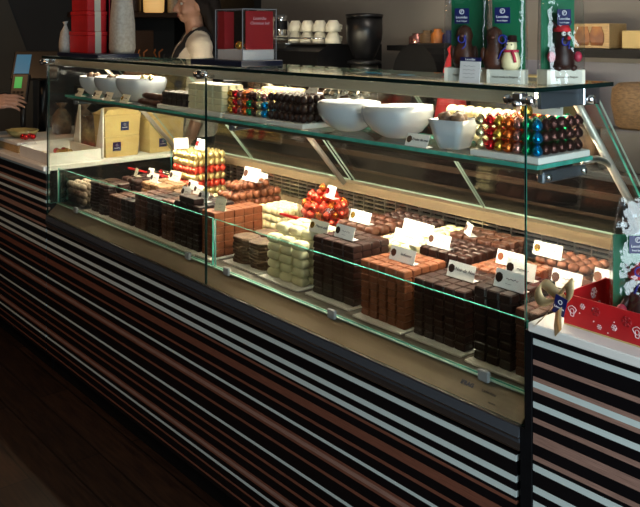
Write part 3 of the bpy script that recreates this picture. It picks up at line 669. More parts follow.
tag(link('foil_ball', shape_mesh('ball', .026, .026, .026, 'fred'), None, (-1.075, .095, ZG+.0505)), 'red foil ball on white block inside acrylic cube', 'chocolate ball')
# gift stack at left
tag(G().bbox((-2.372, .028, ZG), (-1.985, .206, ZG+.016), .001).build('navy_plinth', 'navybase'), 'dark plinth under the stack of red gift boxes', 'plinth')
zz = ZG+.0163
for k, (x0, x1, h) in enumerate(((-2.318, -2.14, .088), (-2.305, -2.143, .082), (-2.298, -2.146, .075))):
    o = thing('gift_box', ['bottom red gift box of stack on the top glass', 'middle red gift box of stack on the top glass', 'topmost red gift box of stack on the top glass'][k], 'gift box', ((x0+x1)/2, .10, zz), group='red gift boxes'); hw = (x1-x0)/2
    G().bbox((-hw*.97, -.040, 0), (hw*.97, .042, h*.8), .002, taper=1.02).build('box_body', 'redbox', o); G().bbox((-hw, -.043, h*.8), (hw, .045, h-.0005), .002).build('lid', 'redbox', o)
    g = G(); g.box((hw, -.010, 0), (hw+.0015, .016, h-.001)); g.box((-.013, -.0445, 0), (.013, -.043, h-.001)) if k == 9 else None; g.build('ribbon', 'ribbon', o)
    zz += h+.0003
o = thing('gift_pack', 'tall black gift box with pink edges right of red boxes', 'gift box', (-2.166, .1665, ZG+.0163)); G().bbox((-.035, -.018, 0), (.035, .018, .32), .002).build('box_body', 'black', o)
g = G()
for x, y in ((.035, -.018), (.035, .018)): g.box((x-.002, y-.002, 0), (x+.001, y+.002, .32))
g.build('edge_band', 'pinkred', o)
def pack(loc, r, h, label, rz=0):
    g = G(); g.lathe([(r*.9, 0), (r, .02), (r*.98, h*.35), (r*.75, h*.7), (r*.3, h*.93), (r*.2, h), (r*.45, h*1.12)], 20, sq=.4)
    g.v = [tuple(Vector(p)*(1+.05*noise.noise(Vector(p)*25))) if p[2] > .01 else p for p in g.v]
    o = g.build('gift_parcel', 'tea', None, loc, (0, 0, rz)); tag(o, label, 'parcel')
pack((-2.352, .055, ZG+.0163), .025, .115, 'small speckled paper parcel left of red boxes')
pack((-2.036, .158, ZG+.0163), .047, .34, 'tall speckled paper parcel right of the black gift box')

# ---------------------------------------------------------------- cellophane bags with chocolate figures
def fig_brown(parent, x, y, z, s, kind='penguin'):
    g = G(); g.lathe([(.018, 0), (.022, .01), (.021, .03), (.013, .046), (.0135, .05), (.016, .060), (.0125, .074), (.004, .080), (.001, .081)], 16)
    for q in (-1, 1): g.sph((q*.021, -.004, .028), (.006, .008, .014), 8, 6)
    g.sph((0, -.016, .060), (.005, .007, .004), 8, 6)
    g.v = [(a*s, b*s, c*s) for a, b, c in g.v]
    return g.build('chocolate_figure', 'brown' if kind == 'penguin' else 'dark', parent, (x, y, z))
def snowman(parent, x, y, z, s):
    g = G(); g.lathe([(.016, 0), (.022, .008), (.0235, .022), (.018, .040), (.013, .046), (.015, .055), (.0135, .066), (.006, .073), (.001, .0745)], 18)
    g.v = [(a*s, b*s, c*s) for a, b, c in g.v]
    o = g.build('chocolate_figure', 'cremechoc', parent, (x, y, z), label='white chocolate snowman')
    g = G(); g.lathe([(.014, .066), (.017, .067), (.0115, .069), (.0105, .082), (.001, .083)], 14); g.v = [(a*s+.003, b*s, c*s) for a, b, c in g.v]; g.build('hat', 'dark', o)
    g = G(); g.tube([(.0165*s*math.cos(a), .0165*s*math.sin(a), .045*s) for a in [2*math.pi*i/14 for i in range(14)]], .0035*s, 6, closed=True); g.tube([(.006*s, -.0165*s, .045*s), (.013*s, -.0215*s, .030*s), (.015*s, -.0215*s, .018*s)], .0038*s, 6); g.build('scarf', 'pinkred', o)
    g = G(); g.sph((-.005*s, -.0145*s, .060*s), .0016*s, 6, 5); g.sph((.005*s, -.0145*s, .060*s), .0016*s, 6, 5); g.build('eyes', 'dark2', o)
def reindeer(parent, x, y, z, s):
    g = G(); g.lathe([(.020, 0), (.026, .012), (.025, .035), (.016, .054), (.018, .064), (.0175, .080), (.011, .092), (.001, .095)], 18)
    for q in (-1, 1): g.sph((q*.018, -.010, .004), (.010, .014, .008), 8, 6); g.caps((q*.020, 0, .044), (q*.032, -.008, .030), .007, .006, 8); g.caps((q*.012, 0, .088), (q*.022, 0, .104), .0035, .0025, 6)
    g.sph((0, -.016, .068), (.010, .010, .008), 10, 8)
    g.v = [(a*s, b*s, c*s) for a, b, c in g.v]
    o = g.build('chocolate_figure', 'dark', parent, (x, y, z), label='dark chocolate reindeer')
    g = G(); g.lathe([(.0185, .082), (.0195, .086), (.014, .096), (.004, .108), (.001, .109)], 14); g.v = [(a*s, b*s, c*s) for a, b, c in g.v]; g.build('hat', 'redcloth', o)
    for q in (-1, 1):
        g = G(); g.sph((q*.0068*s, -.0165*s, .078*s), .0052*s, 10, 8); ew = g.build('eye', 'white', o)
        g = G(); g.sph((q*.0068*s, -.0210*s, .078*s), .0020*s, 8, 6); g.build('pupil', 'ink', ew) if False else g.build('pupil', 'ink', o)
        g = G(); g.sph((q*.033*s, -.010*s, .028*s), (.0095*s, .008*s, .012*s), 10, 8); g.build('mitten', 'pinkred', o)
    g = G(); g.sph((0, -.026*s, .069*s), .0042*s, 8, 6); g.build('nose', 'redcloth', o)
def gift_bag(loc, rz, w, d, h, label, figs, base=True, lab=(0, .17)):
    o = thing('cellophane_bag', label, 'gift bag', loc, rz, 'cellophane bags of chocolate figures')
    hb = .030 if base else .004
    b = G().bbox((-w/2, -d/2, 0), (w/2, d/2, hb), .001).build('base_box', 'cream' if base else 'kraft', o)
    if base: text('Hand made in Belgium', .006, 'taupe', b, (0, -d/2-.0004, .015), FACE)
    rings = []; n = 28
    for z, kx, ky in ((.001, 1.03, 1.05), (hb, 1.04, 1.06), (h*.3, 1.06, 1.02), (h*.55, 1.04, .85), (h*.75, .98, .55), (h*.9, .80, .28), (h, .70, .20)):
        rg = []
        for i in range(n):
            a = 2*math.pi*i/n; c, s_ = math.cos(a), math.sin(a); q = 1/max(abs(c), abs(s_)); q = 1+(q-1)*.85
            p = Vector((c*q*w/2*kx, s_*q*d/2*ky, z)); wv = .0035*noise.noise(Vector((p.x*60+loc[0]*50, p.y*60, z*22))) if z > hb*1.1 else 0
            rg.append((p.x+c*wv, p.y+s_*wv, z))
        rings.append(rg)
    G().loft(rings, 0, True, None, (False, False)).build('cellophane', 'cello', o)
    G().box((-w*.44, d*.30, hb), (w*.44, d*.33, h*.70)).build('backing_card', 'green', o)
    lx, lz = lab; ly = -d*.42
    l = G().box((lx-.0160, ly-.0012, lz-.0165), (lx+.0160, ly, lz+.0165)).build('label', 'navy', o, label='square navy label')
    text('Leonidas', .0072, 'whiteink', l, (lx, ly-.0018, lz-.003), FACE); text('Fresh Belgian', .0042, 'whiteink', l, (lx, ly-.0018, lz-.011), FACE)
    G().tube([(lx+.0048*math.cos(a), ly-.0016, lz+.009+.0048*math.sin(a)) for a in [2*math.pi*k/12 for k in range(12)]], .0007, 5, closed=True).tube([(lx-.002, ly-.0016, lz+.006), (lx-.001, ly-.0016, lz+.011), (lx+.002, ly-.0016, lz+.011)], .0008, 5).build('emblem', 'whiteink', l)
    # blue swirl printed on the bag
    zf = lz-.050; yy = -d*.535
    g = G(); g.tube([(lx+.001+.010*(1-.035*k)*math.cos(.55*k+.4), yy, zf+.010*(1-.03*k)*math.sin(.55*k+.4)) for k in range(14)], .0016, 5); g.tube([(lx+.010, yy, zf+.002), (lx+.009, yy, zf-.014), (lx-.001, yy, zf-.024), (lx-.008, yy, zf-.040)], .0016, 5); g.build('swirl_print', 'blueink', o)
    for k, x, y, s in figs: {'b': fig_brown, 's': snowman, 'r': reindeer}[k](o, x, y, hb, s)
gift_bag((-.182, .046, ZG), R(24), .094, .046, .30, 'leftmost cellophane bag on top glass, brown figure, green card', [('b', -.006, -.005, 1.15)], lab=(-.008, .142))
gift_bag((-.078, .046, ZG), R(24), .078, .040, .30, 'middle cellophane bag on top glass with white snowman', [('b', -.026, 0, 1.1), ('s', .010, -.012, .86)], lab=(-.006, .142))
gift_bag((-.005, .130, ZG), R(66), .090, .040, .30, 'rightmost cellophane bag on top glass with red-hatted reindeer', [('r', 0, -.004, .95)], lab=(-.004, .138))
o = thing('card_holder', 'white notice card with navy top in front of cellophane bags', 'card', (-.140, -.002, ZG)); X = Matrix.Rotation(R(-6), 4, 'X')
g = G(); g.box((-.027, 0, .001), (.027, .0015, .046), 0, X); g.box((-.026, 0, 0), (.026, .015, .001), 0); g.build('card_face', 'paper', o)
g = G().box((-.027, -.0006, .0462), (.027, .0016, .0545), 0, X); tp = g.build('top_strip', 'navy', o); text('Leonidas', .0075, 'whiteink', tp, X @ Vector((0, -.001, .050)), (R(96), 0, 0))
g = G()
for r_ in range(4): g.tube([X @ Vector((-.018+.004*i, -.0003, .036-.008*r_+.0008*math.sin(i*2))) for i in range(9)], .0003, 4)
g.build('writing', 'greyplastic', o)

# ---------------------------------------------------------------- right counter: red gift tray with bag
gb = thing('gift_tray', 'red snowflake gift tray with gold bow on right worktop', 'gift tray', (.066, .032, .8803))
g = G(); g.box((0, 0, 0), (.50, .150, .003), 1); g.box((0, 0, .003), (.50, .003, .060)); g.box((0, .147, .003), (.50, .150, .060)); g.box((0, .003, .003), (.003, .147, .060)); g.box((.497, .003, .003), (.50, .147, .060))
g.build('tray_body', ['redbox', 'kraft'], gb)
random.seed(11)
g = G(); gd = G()
def flake(mat, X, r):
    g = G()
    for k in range(6):
        a = k*math.pi/3; g.tube([X @ Vector((0, 0, 0)), X @ Vector((r*math.cos(a), 0, r*math.sin(a)))], r*.12, 4)
        for q in (-.5, .5): g.tube([X @ Vector((r*.6*math.cos(a), 0, r*.6*math.sin(a))), X @ Vector((r*.95*math.cos(a+q*.7), 0, r*.95*math.sin(a+q*.7)))], r*.09, 4)
    g.build('snowflake_print', mat, gb)
for x, z, r in ((.040, .044, .0055), (.105, .022, .006), (.075, .015, .005), (.185, .035, .008), (.26, .04, .006), (.34, .02, .008), (.42, .04, .006)): flake('flake', Matrix.Translation((x, -.0004, z)), r)
for x, z, r in ((.068, .042, .009), (.130, .040, .010), (.21, .015, .008), (.30, .045, .010), (.38, .03, .009)): flake('darkflake', Matrix.Translation((x, -.0003, z)), r)
XR_ = Matrix.Rotation(R(90), 4, 'Z')
for y, z, r in ((.05, .036, .006), (.100, .040, .011), (.120, .016, .005)): flake('flake', Matrix.Translation((.0034, y, z)) @ XR_, r)
for x, z, r in ((.150, .026, .010), (.018, .030, .010)): g = G(); g.tube([(x+r*math.cos(a)*(.7+.3*math.sin(3*a)), -.0005, z+r*math.sin(a)) for a in [2*math.pi*k/16 for k in range(16)]], .0009, 4, closed=True); g.tube([(x+r*.4*math.cos(a), -.0005, z+r*.45*math.sin(a)) for a in [2*math.pi*k/10 for k in range(10)]], .0008, 4, closed=True).build('curl_print', 'flake', gb)
for _ in range(14): G().sph((random.uniform(.02, .48), 0, random.uniform(.008, .055)), .0014, 6, 4).build('dot_print', 'flake', gb)
bow = G(); b0 = Vector((-.004, -.010, .052))
def rib(pts, wd):
    P = [b0+Vector(p) for p in pts]; v = []; f = []
    for i, p in enumerate(P):
        for q in (-1, 1):
            for t in (0, .0008): v.append((p.x, p.y+t, p.z+q*wd/2) if False else (p.x+q*wd*.30, p.y+t+q*wd*.05, p.z+q*wd*.40))
    for i in range(len(P)-1):
        a = i*4; b = a+4; f += [(a, b, b+2, a+2), (a+1, a+3, b+3, b+1), (a, a+1, b+1, b), (a+2, b+2, b+3, a+3)]
    bow.add(v, f, 0, True)
def loop(sx, sz, a0): return [(sx*math.sin(t)*1.0, -.010*math.sin(t), sz*math.sin(2*t)*.55+a0*math.sin(t)) for t in [math.pi*k/14 for k in range(15)]]
rib(loop(-.042, .034, .004), .022); rib(loop(.030, .036, .022), .026)
rib([(0, -.002, 0), (-.006, -.014, -.018), (-.014, -.028, -.034), (-.026, -.040, -.050)], .022); rib([(0, -.002, 0), (.008, -.014, -.018), (.014, -.028, -.036), (.024, -.040, -.052)], .022)
bow.sph(tuple(b0), (.008, .006, .009), 10, 8); bow.build('ribbon_bow', 'gold_rib', gb)
XT = Matrix.Translation(b0+Vector((.010, -.014, -.010))) @ Matrix.Rotation(R(14), 4, 'Y')
t = G().box((-.013, 0, -.018), (.013, .0015, .018), 0, XT).build('tag', 'navy', gb, label='navy tag on the bow'); text('Leonidas', .006, 'whiteink', t, XT @ Vector((0, -.0006, -.004)), (R(90), R(14), 0))
G().tube([XT @ Vector((.004*math.cos(a), -.0006, .007+.004*math.sin(a))) for a in [2*math.pi*k/10 for k in range(10)]], .0006, 4, closed=True).build('emblem', 'whiteink', t)
gift_bag((.172, .118, .8837), R(46), .098, .050, .245, 'cellophane bag with reindeer standing in the red gift tray', [('r', 0, -.004, 1.1)], base=False, lab=(-.008, .162))

# ---------------------------------------------------------------- left counter goods
ZL = .8683
o = thing('white_tray', 'shallow white open tray on left worktop beside glass case', 'tray', (-2.60, .135, ZL)); g = hollow(G(), -.165, .165, -.120, .120, 0, .050, .006, top=False); g.box((-.159, -.114, 0), (.159, .114, .004)); g.build('tray_body', 'white', o)
o = thing('wooden_tray', 'light wooden tray with white lip behind the white tray', 'tray', (-3.02, .24, ZL)); G().bbox((-.16, -.20, 0), (.16, .20, .035), .002).build('tray_body', 'wood', o); G().bbox((-.165, -.205, .0352), (.165, .205, .050), .002).build('lip', 'white', o)
def ballotin(loc, L, D, h, label, lz, ly, open_=False):
    o = thing('kraft_box', label, 'box', loc, group='kraft chocolate boxes')
    def rg(k, z, dx=1): return [(-D/2*k*dx, -L/2*k, z), (D/2*k*dx, -L/2*k, z), (D/2*k*dx, L/2*k, z), (-D/2*k*dx, L/2*k, z)]
    g = G(); g.loft([rg(.93, 0), rg(1, h)], 0, False)
    if open_: g.loft([rg(1.0, h+.0005), rg(1.03, h+.010), [(-D*.30, -L*.30, h+.036), (D*.34, -L*.36, h+.030), (D*.28, L*.44, h+.028), (-D*.28, L*.38, h+.034)]], 0, False)
    else: g.loft([rg(1.0, h+.0005), rg(1.015, h+.004), rg(.98, h+.006)], 0, False)
    g.build('box_body', 'kraft', o)
    zc = h*lz; xs = D/2*(.93+.07*lz)+.001
    l = G().box((xs-.002, ly-.020, zc-.020), (xs+.0008, ly+.020, zc+.020)).build('label', 'navy', o)
    text('Leonidas', .008, 'whiteink', l, (xs+.0012, ly, zc-.006), (R(90), 0, R(90)))
    G().tube([(xs+.001, ly+.005*math.cos(a), zc+.007+.005*math.sin(a)) for a in [2*math.pi*k/10 for k in range(10)]], .0007, 4, closed=True).build('emblem', 'whiteink', l)
ballotin((-2.515, .372, ZL), .168, .11, .086, 'lower kraft box of two stacked on left worktop', .55, -.028)
ballotin((-2.515, .372, ZL+.0935), .178, .115, .090, 'upper kraft box with folded top on the lower box', .50, .010, True)
ballotin((-2.515, .600, ZL), .185, .11, .150, 'tall kraft box standing right of the two stacked boxes', .30, -.020, True)
ballotin((-2.70, .82, ZL-.0), .16, .11, .20, 'tallest kraft box standing farthest back', .7, -.01, True) if False else None
for x, lb in ((-2.455, 'white triangular stand beside the stacked kraft boxes'), (-2.700, 'white triangular stand farther left behind white tray')):
    g = G().prism([(x-.085, ZL), (x, ZL), (x, ZL+.225), (x-.014, ZL+.225)], .272, .278, 'y'); tag(g.build('display_stand', 'white'), lb, 'stand')
for q, (x, y, lb) in enumerate(((-3.05, .33, 'brown printed gift bag with silver tie, left one'), (-2.93, .40, 'brown printed gift bag with silver tie, middle one'), (-2.82, .38, 'brown printed gift bag with silver tie, right one'))):
    o = thing('tied_bag', lb, 'gift bag', (x, y, ZL+(.051 if q < 2 else 0)), group='brown tied bags'); g = G(); g.lathe([(.040, 0), (.044, .02), (.042, .085), (.022, .120), (.008, .130), (.028, .155)], 16, sq=.5); g.build('bag_body', 'bagbrown', o)
    g = G()
    for a in (.3, 2.2, 4.0): g.tube([(0, 0, .130), (.014*math.cos(a), .014*math.sin(a), .150), (.036*math.cos(a), .036*math.sin(a), .158)], .0035, 6)
    g.build('tie', 'chrome', o)
gm = shape_mesh('ball', .030, .030, .028, 'fgold'); rm = shape_mesh('ball', .030, .030, .028, 'fred')
for q in range(6):
    tag(link('foil_ball', gm if q % 3 else rm, None, (-2.70+.034*(q % 3), .16+.034*(q//3), ZL+.0045)), f'{"gold" if q % 3 else "red"} foil ball in white tray, {ORD1[q//3]} row, {ORD1[2-q % 3]} from right', 'chocolate ball', 'foil balls in the white tray')
for q in range(3):
    tag(G().bbox((-.022, -.022, 0), (.022, .022, .030), .003).build('nougat_cube', 'cream', None, (-2.62+.06*q, .055, ZL+.0045), (0, 0, .2*q)), ['cream nougat cube at left in white tray', 'cream nougat cube at centre of white tray', 'cream nougat cube at right in white tray'][q], 'sweet', 'nougat cubes')
g = G(); g.lathe([(.035, 0), (.04, .01), (.038, .05), (.012, .085), (.012, .1), (.016, .108), (.001, .115)], 18); tag(g.build('glass_jar', 'acrylic', None, (-2.815, .07, ZL)), 'small clear stoppered jar beside the white tray', 'jar')
o = thing('scalloped_dish', 'yellowish scalloped dish on left worktop', 'dish', (-3.05, .13, ZL+.0505)); g = G(); g.lathe([(.05, 0), (.075, .012), (.095, .035), (.09, .035), (.07, .016), (.001, .006)], 24, cap=(True, False)); g.v = [(x*(1+.08*math.sin(8*math.atan2(y, x))), y*(1+.08*math.sin(8*math.atan2(y, x)))*.75, z) for x, y, z in g.v]; g.build('dish_body', 'yellow', o)
for q in range(4):
    tag(link('foil_ball', rm, None, (-2.955+.033*(q % 2), .10+.034*(q//2), ZL+.0505)), f'red foil ball on wooden tray, {"front" if q < 2 else "back"} {"right" if q % 2 else "left"}', 'chocolate ball', 'red balls on the wooden tray')

# till and card terminal
o = thing('till_screen', 'tilted till monitor with blue screen on black stand', 'till', (-3.36, .33, ZL-.0))
G().bbox((-.10, -.08, 0), (.10, .08, .018), .004).build('stand_base', 'plastic', o); G().tube([(0, .02, .018), (0, .03, .31)], .022, 12).build('stand_pole', 'plastic', o)
X = Matrix.Translation((0, -.01, .385)) @ Matrix.Rotation(R(52), 4, 'Z') @ Matrix.Rotation(R(-28), 4, 'X')
G().bbox((-.125, -.012, -.085), (.125, .016, .085), .006, 0, X).build('screen_housing', 'plastic', o); G().box((-.108, -.0135, -.060), (-.030, -.012, .060), 0, X).build('screen', 'screen', o)
o = thing('card_terminal', 'black card terminal with green display in front of till', 'card terminal', (-3.285, .22, ZL)); G().tube([(0, 0, 0), (0, 0, .21)], .014, 10).build('stalk', 'plastic', o)
X = Matrix.Translation((0, -.015, .275)) @ Matrix.Rotation(R(50), 4, 'Z') @ Matrix.Rotation(R(-20), 4, 'X')
G().bbox((-.045, -.015, -.09), (.045, .015, .075), .006, 0, X).build('terminal_body', 'plastic', o); G().box((-.026, -.0165, -.005), (.012, -.015, .055), 0, X).build('display', 'greenscreen', o)
g = G()
for r_ in range(3):
    for c in range(3): g.bbox((-.03+.021*c, -.018, -.075+.02*r_), (-.016+.021*c, -.0148, -.062+.02*r_), .001, 0, X)
g.build('keypad', 'black', o)
tag(G().bbox((-3.15, .44, ZL), (-2.98, .56, ZL+.14), .004).build('receipt_printer', 'plastic'), 'black box-shaped receipt printer beside the till', 'printer')

# ---------------------------------------------------------------- behind the case: back counter and goods
bc = thing('back_counter', 'dark striped back counter along the back wall', 'counter', (-3.55, 1.36, 0))
g = G(); g.box((0, 0, .06), (5.1, .55, .90), 0)
for k, (z, h) in enumerate(((.14, .03), (.24, .012), (.33, .025), (.42, .012), (.50, .03), (.60, .012), (.68, .02), (.76, .012), (.83, .025))): g.box((0, -.003, z), (5.1, 0, z+h), 1)
g.build('cabinet_body', ['blackgloss', 'brownwood'], bc); G().box((0, .03, 0), (5.1, .53, .06)).build('plinth', 'black', bc); G().bbox((0, -.02, .9005), (5.1, .58, .93), .003).build('worktop', 'counter_top', bc)
ZB = .9303
# espresso machine
o = thing('espresso_machine', 'black espresso machine with steel side on back counter', 'coffee machine', (-2.62, 1.62, ZB))
G().bbox((-.33, -.19, .05), (.33, .24, .17), .01).build('base_tray', 'plastic', o)
g = G(); g.prism([(-.24, .30), (.24, .30), (.24, .435), (-.15, .435), (-.22, .40)], -.33, .33, 'x'); g.build('head', 'plastic', o)
g = G(); g.box((-.30, .05, .17), (.30, .24, .30)); g.build('back_body', 'plastic', o)
g = G(); g.prism([(-.245, .30), (-.15, .30), (-.10, .44), (-.185, .44)], -.10, .0, 'x'); g.build('side_trim', 'steel', o)
g = G()
for x in (-.16, .12): g.tube([(x, -.12, .31), (x, -.12, .255)], .035, 14); g.tube([(x, -.13, .265), (x, -.30, .25)], .012, 8)
g.build('group_head', 'chrome', o)
g = G()
for x in (-.3, .3):
    for y in (-.15, .2): g.tube([(x, y, 0), (x, y, .05)], .02, 8)
g.build('feet', 'chrome', o)
G().tube([(.24, -.18, .31), (.25, -.22, .24), (.25, -.21, .19)], .006, 8).build('steam_wand', 'chrome', o)
g = G(); g.box((-.32, -.17, .4355), (.32, .235, .441)); g.tube([(-.32, -.17, .47), (.32, -.17, .47)], .005, 6); g.build('cup_rail', 'chrome', o)
ZM = ZB+.4415
cupg = G(); cupg.lathe([(.022, 0), (.026, .004), (.040, .03), (.045, .062), (.042, .062), (.036, .03), (.018, .01), (.001, .009)], 18, cap=(True, False)); cupm = cupg.mesh('cup', 'cream')
hg = G().tube([(.040, 0, .050), (.060, 0, .046), (.062, 0, .028), (.038, 0, .022)], .005, 6).mesh('cup_handle', 'cream')
q = 0
for i in range(4):
    for lv in range(2):
        x = -2.66+.108*i; y = 1.54
        o = thing('coffee_cup', f'cream coffee cup {"upside down on the lower row" if lv == 0 else "stacked on the upper row"} atop espresso machine, {ORD1[3-i]} from right', 'cup', (x, y, ZM+.063+.063*lv), group='cups on the espresso machine', rot=(R(180), 0, R(30*i)))
        link('cup_body', cupm, o); link('cup_handle', hg, o)
pl = G().lathe([(.04, 0), (.075, .008), (.074, .012), (.035, .005), (.001, .005)], 24, cap=(True, False)).mesh('saucer', 'cream')
for i in range(6):
    tag(link('saucer', pl, None, (-2.96+.026*i, 1.56, ZM+.078), (R(68), 0, R(86))), f'cream saucer leaning in the row left of cups, {ORD1[5-i]} from right', 'saucer', 'saucers on the espresso machine')
o = thing('milk_jug', 'steel jug with dark band between saucers and cups', 'jug', (-2.745, 1.50, ZM+.0405)); G().lathe([(.036, 0), (.038, .005), (.036, .09), (.038, .12)], 18).build('jug_body', 'chrome', o); G().lathe([(.0385, .035), (.0385, .085)], 18, cap=(False, False)).build('dark_band', 'black', o)
# grinder
o = thing('coffee_grinder', 'coffee grinder with tall dark bean hopper', 'grinder', (-2.155, 1.60, ZB))
G().bbox((-.085, -.11, 0), (.085, .11, .03), .006).build('grinder_base', 'plastic', o); G().lathe([(.078, .03), (.080, .06), (.075, .30), (.070, .33)], 24).build('grinder_body', 'steel', o)
G().lathe([(.055, .331), (.090, .338), (.090, .352), (.055, .362)], 24).build('collar', 'plastic', o)
G().lathe([(.050, .3625), (.070, .40), (.092, .46), (.096, .50), (.096, .580), (.001, .580)], 28).build('bean_hopper', 'plastic', o); G().lathe([(.100, .5805), (.100, .597), (.03, .603), (.001, .603)], 28).build('hopper_lid', 'plastic', o)
G().tube([(.0, -.08, .26), (.0, -.15, .25)], .018, 10).build('spout', 'chrome', o)
# roll, black dome, discs, red hat
tag(G().lathe([(.055, 0), (.055, .31), (.018, .311), (.001, .311)], 20).build('paper_roll', 'paper', None, (-1.985, 1.55, ZB)), 'white paper roll standing right of the grinder', 'paper roll')
o = thing('bread_oven', 'black dome-topped oven under the right wall shelf', 'oven', (-1.76, 1.66, ZB))
g = G(); g.prism([(-.15, 0), (.15, 0), (.15, .28)]+[(.15*math.cos(a), .28+.17*math.sin(a)) for a in [math.pi*k/12 for k in range(1, 12)]]+[(-.15, .28)], -.10, .14, 'y'); g.build('oven_body', 'black', o); G().box((-.12, -.104, .05), (.12, -.1005, .25)).build('oven_door', 'plastic', o)
for x, y, lb in ((-1.90, 1.42, 'blue round plate propped before the paper roll'), (-1.68, 1.42, 'blue round plate propped before the oven')):
    tag(G().lathe([(.05, 0), (.052, .004), (.03, .008), (.001, .008)], 24).build('blue_plate', 'blueplate', None, (x, y, ZB+.272), (R(80), 0, R(35))), lb, 'plate', 'blue plates')
    tag(G().bbox((x-.05, y-.02, ZB), (x+.05, y+.09, ZB+.22), .004).build('tin_box', 'plastic'), 'dark tin behind '+lb.replace('propped', 'standing'), 'tin', 'tins under the blue plates')
tag(G().lathe([(.085, 0), (.088, .01), (.075, .13), (.052, .27), (.022, .39), (.012, .41), (.02, .43), (.001, .45)], 20).build('red_cone', 'redcloth', None, (-1.44, 1.46, ZB)), 'red felt cone standing behind the cellophane bags', 'cone')
# wall shelves
def shelf(x0, x1, z, label, mat='black', d=.24, t=.028): tag(G().bbox((x0, 1.999-d, z), (x1, 1.999, z+t), .002).build('wall_shelf', mat), label, 'shelf'); return z+t+.0003
zs = shelf(-2.15, -1.45, 1.335, 'black wall shelf above the bread oven')
ks = [('fpink', .045, .08), ('wicker', .04, .10), ('orange', .035, .11), ('navy', .030, .10), ('cream', .03, .08), ('navy', .03, .11), ('bagbrown', .03, .09), ('paper', .03, .085)]
nm = ['pale pink tub', 'wicker pot', 'orange jar', 'navy jar', 'cream jar', 'tall navy bottle', 'brown jar', 'white box']
for q, (m, r, h) in enumerate(ks):
    x = -2.02+.072*q; h *= .8
    if m == 'paper': g = G().bbox((-r, -r, 0), (r, r, h), .002)
    else: g = G().lathe([(r*.9, 0), (r, .01), (r, h*.7), (r*.55, h*.85), (r*.6, h), (.001, h)], 16)
    o = g.build('jar' if m != 'paper' else 'carton', m, None, (x, 1.86, zs)); tag(o, f'{nm[q]} on the black wall shelf, {ORD1[7-q]} from right', 'jar' if m != 'paper' else 'box', 'jars on the wall shelf')
zs = shelf(-1.12, .9, 1.33, 'long dark shelf on the back wall at right', 'black', .26, .038)
o = thing('printed_box', 'printed carton showing amber lanterns on right wall shelf', 'box', (-1.0, 1.83, zs)); G().bbox((-.155, -.07, 0), (.155, .07, .105), .002).build('carton', 'wood', o)
g = G()
for k in range(4): g.lathe([(.026, .012), (.034, .03), (.034, .06), (.024, .085), (.024, .092)], 12, c=(-.10+.066*k, 0, 0))
g.v = [(x, -.0705+(y*.02), z) for x, y, z in g.v]; g.build('lantern_print', 'amber', o)
tag(G().bbox((-.80, 1.78, zs), (-.56, 1.92, zs+.075), .003).build('carton', 'kraft'), 'plain kraft carton right of the printed lantern carton', 'box')
# right part of the back counter
tag(G().lathe([(.075, 0), (.085, .01), (.10, .09), (.096, .145), (.075, .165), (.001, .165)], 20, sq=.5).build('wicker_basket', 'wicker', None, (-.56, 1.50, ZB+.1553)), 'wicker basket on a black box at right of back counter', 'basket')
for q, (x, y, w, d, h, m, lb) in enumerate(((-1.25, 1.50, .10, .08, .10, 'bagbrown', 'brown printed packet left of the row on back counter'), (-1.10, 1.50, .11, .09, .13, 'bagbrown', 'brown printed packet second in row on back counter'), (-.95, 1.50, .10, .09, .11, 'wicker', 'wicker box third in row on back counter'), (-.79, 1.50, .12, .09, .14, 'bagbrown', 'brown printed packet beside the wicker basket'), (-.56, 1.50, .24, .22, .155, 'plastic', 'black box under the wicker basket'))):
    tag(G().bbox((x-w/2, y-d/2, ZB), (x+w/2, y+d/2, ZB+h), .006, taper=.94).build('packet' if m != 'plastic' else 'appliance', m), lb, 'packet')
tag(G().bbox((-1.30, 1.72, ZB), (-1.05, 1.84, ZB+.31), .004).build('carton', 'yellow'), 'green-yellow carton at back of counter behind packets', 'box')
# left wall shelf with lit jar and ornaments
tag(G().bbox((-4.67, 1.05, 1.535), (-4.40, 1.93, 1.57), .002).build('wall_shelf', 'brownwood'), 'brown shelf on left wall behind the seated lamp glow', 'shelf')['label'] = 'brown shelf on dark left wall under the glowing lamp'
o = thing('jar_lamp', 'glowing amber jar lamp on left wall shelf', 'lamp', (-4.52, 1.66, 1.5703)); G().lathe([(.06, 0), (.075, .01), (.08, .14), (.06, .20), (.03, .22), (.001, .22)], 18).build('lamp_shade', 'spot', o); G().lathe([(.035, .2203), (.035, .25), (.001, .252)], 14).build('cap', 'brownwood', o)
for q, (y, m, lb) in enumerate(((1.14, 'tea', 'pale jar farthest left on left wall shelf'), (1.28, 'navy', 'navy jar on left wall shelf'), (1.49, 'brownwood', 'brown jar immediately left of the glowing jar lamp'), (1.84, 'tea', 'pale jar right of the glowing jar lamp'))):
    tag(G().lathe([(.05, 0), (.055, .01), (.055, .13), (.035, .16), (.04, .18), (.001, .185)], 16).build('jar', m, None, (-4.52, y, 1.5703)), lb, 'jar')
tag(G().bbox((-4.45, 1.0, 0), (-3.60, 1.34, 1.06), .004).build('side_cabinet', 'wallblk'), 'black cabinet behind the counter at left', 'cabinet')
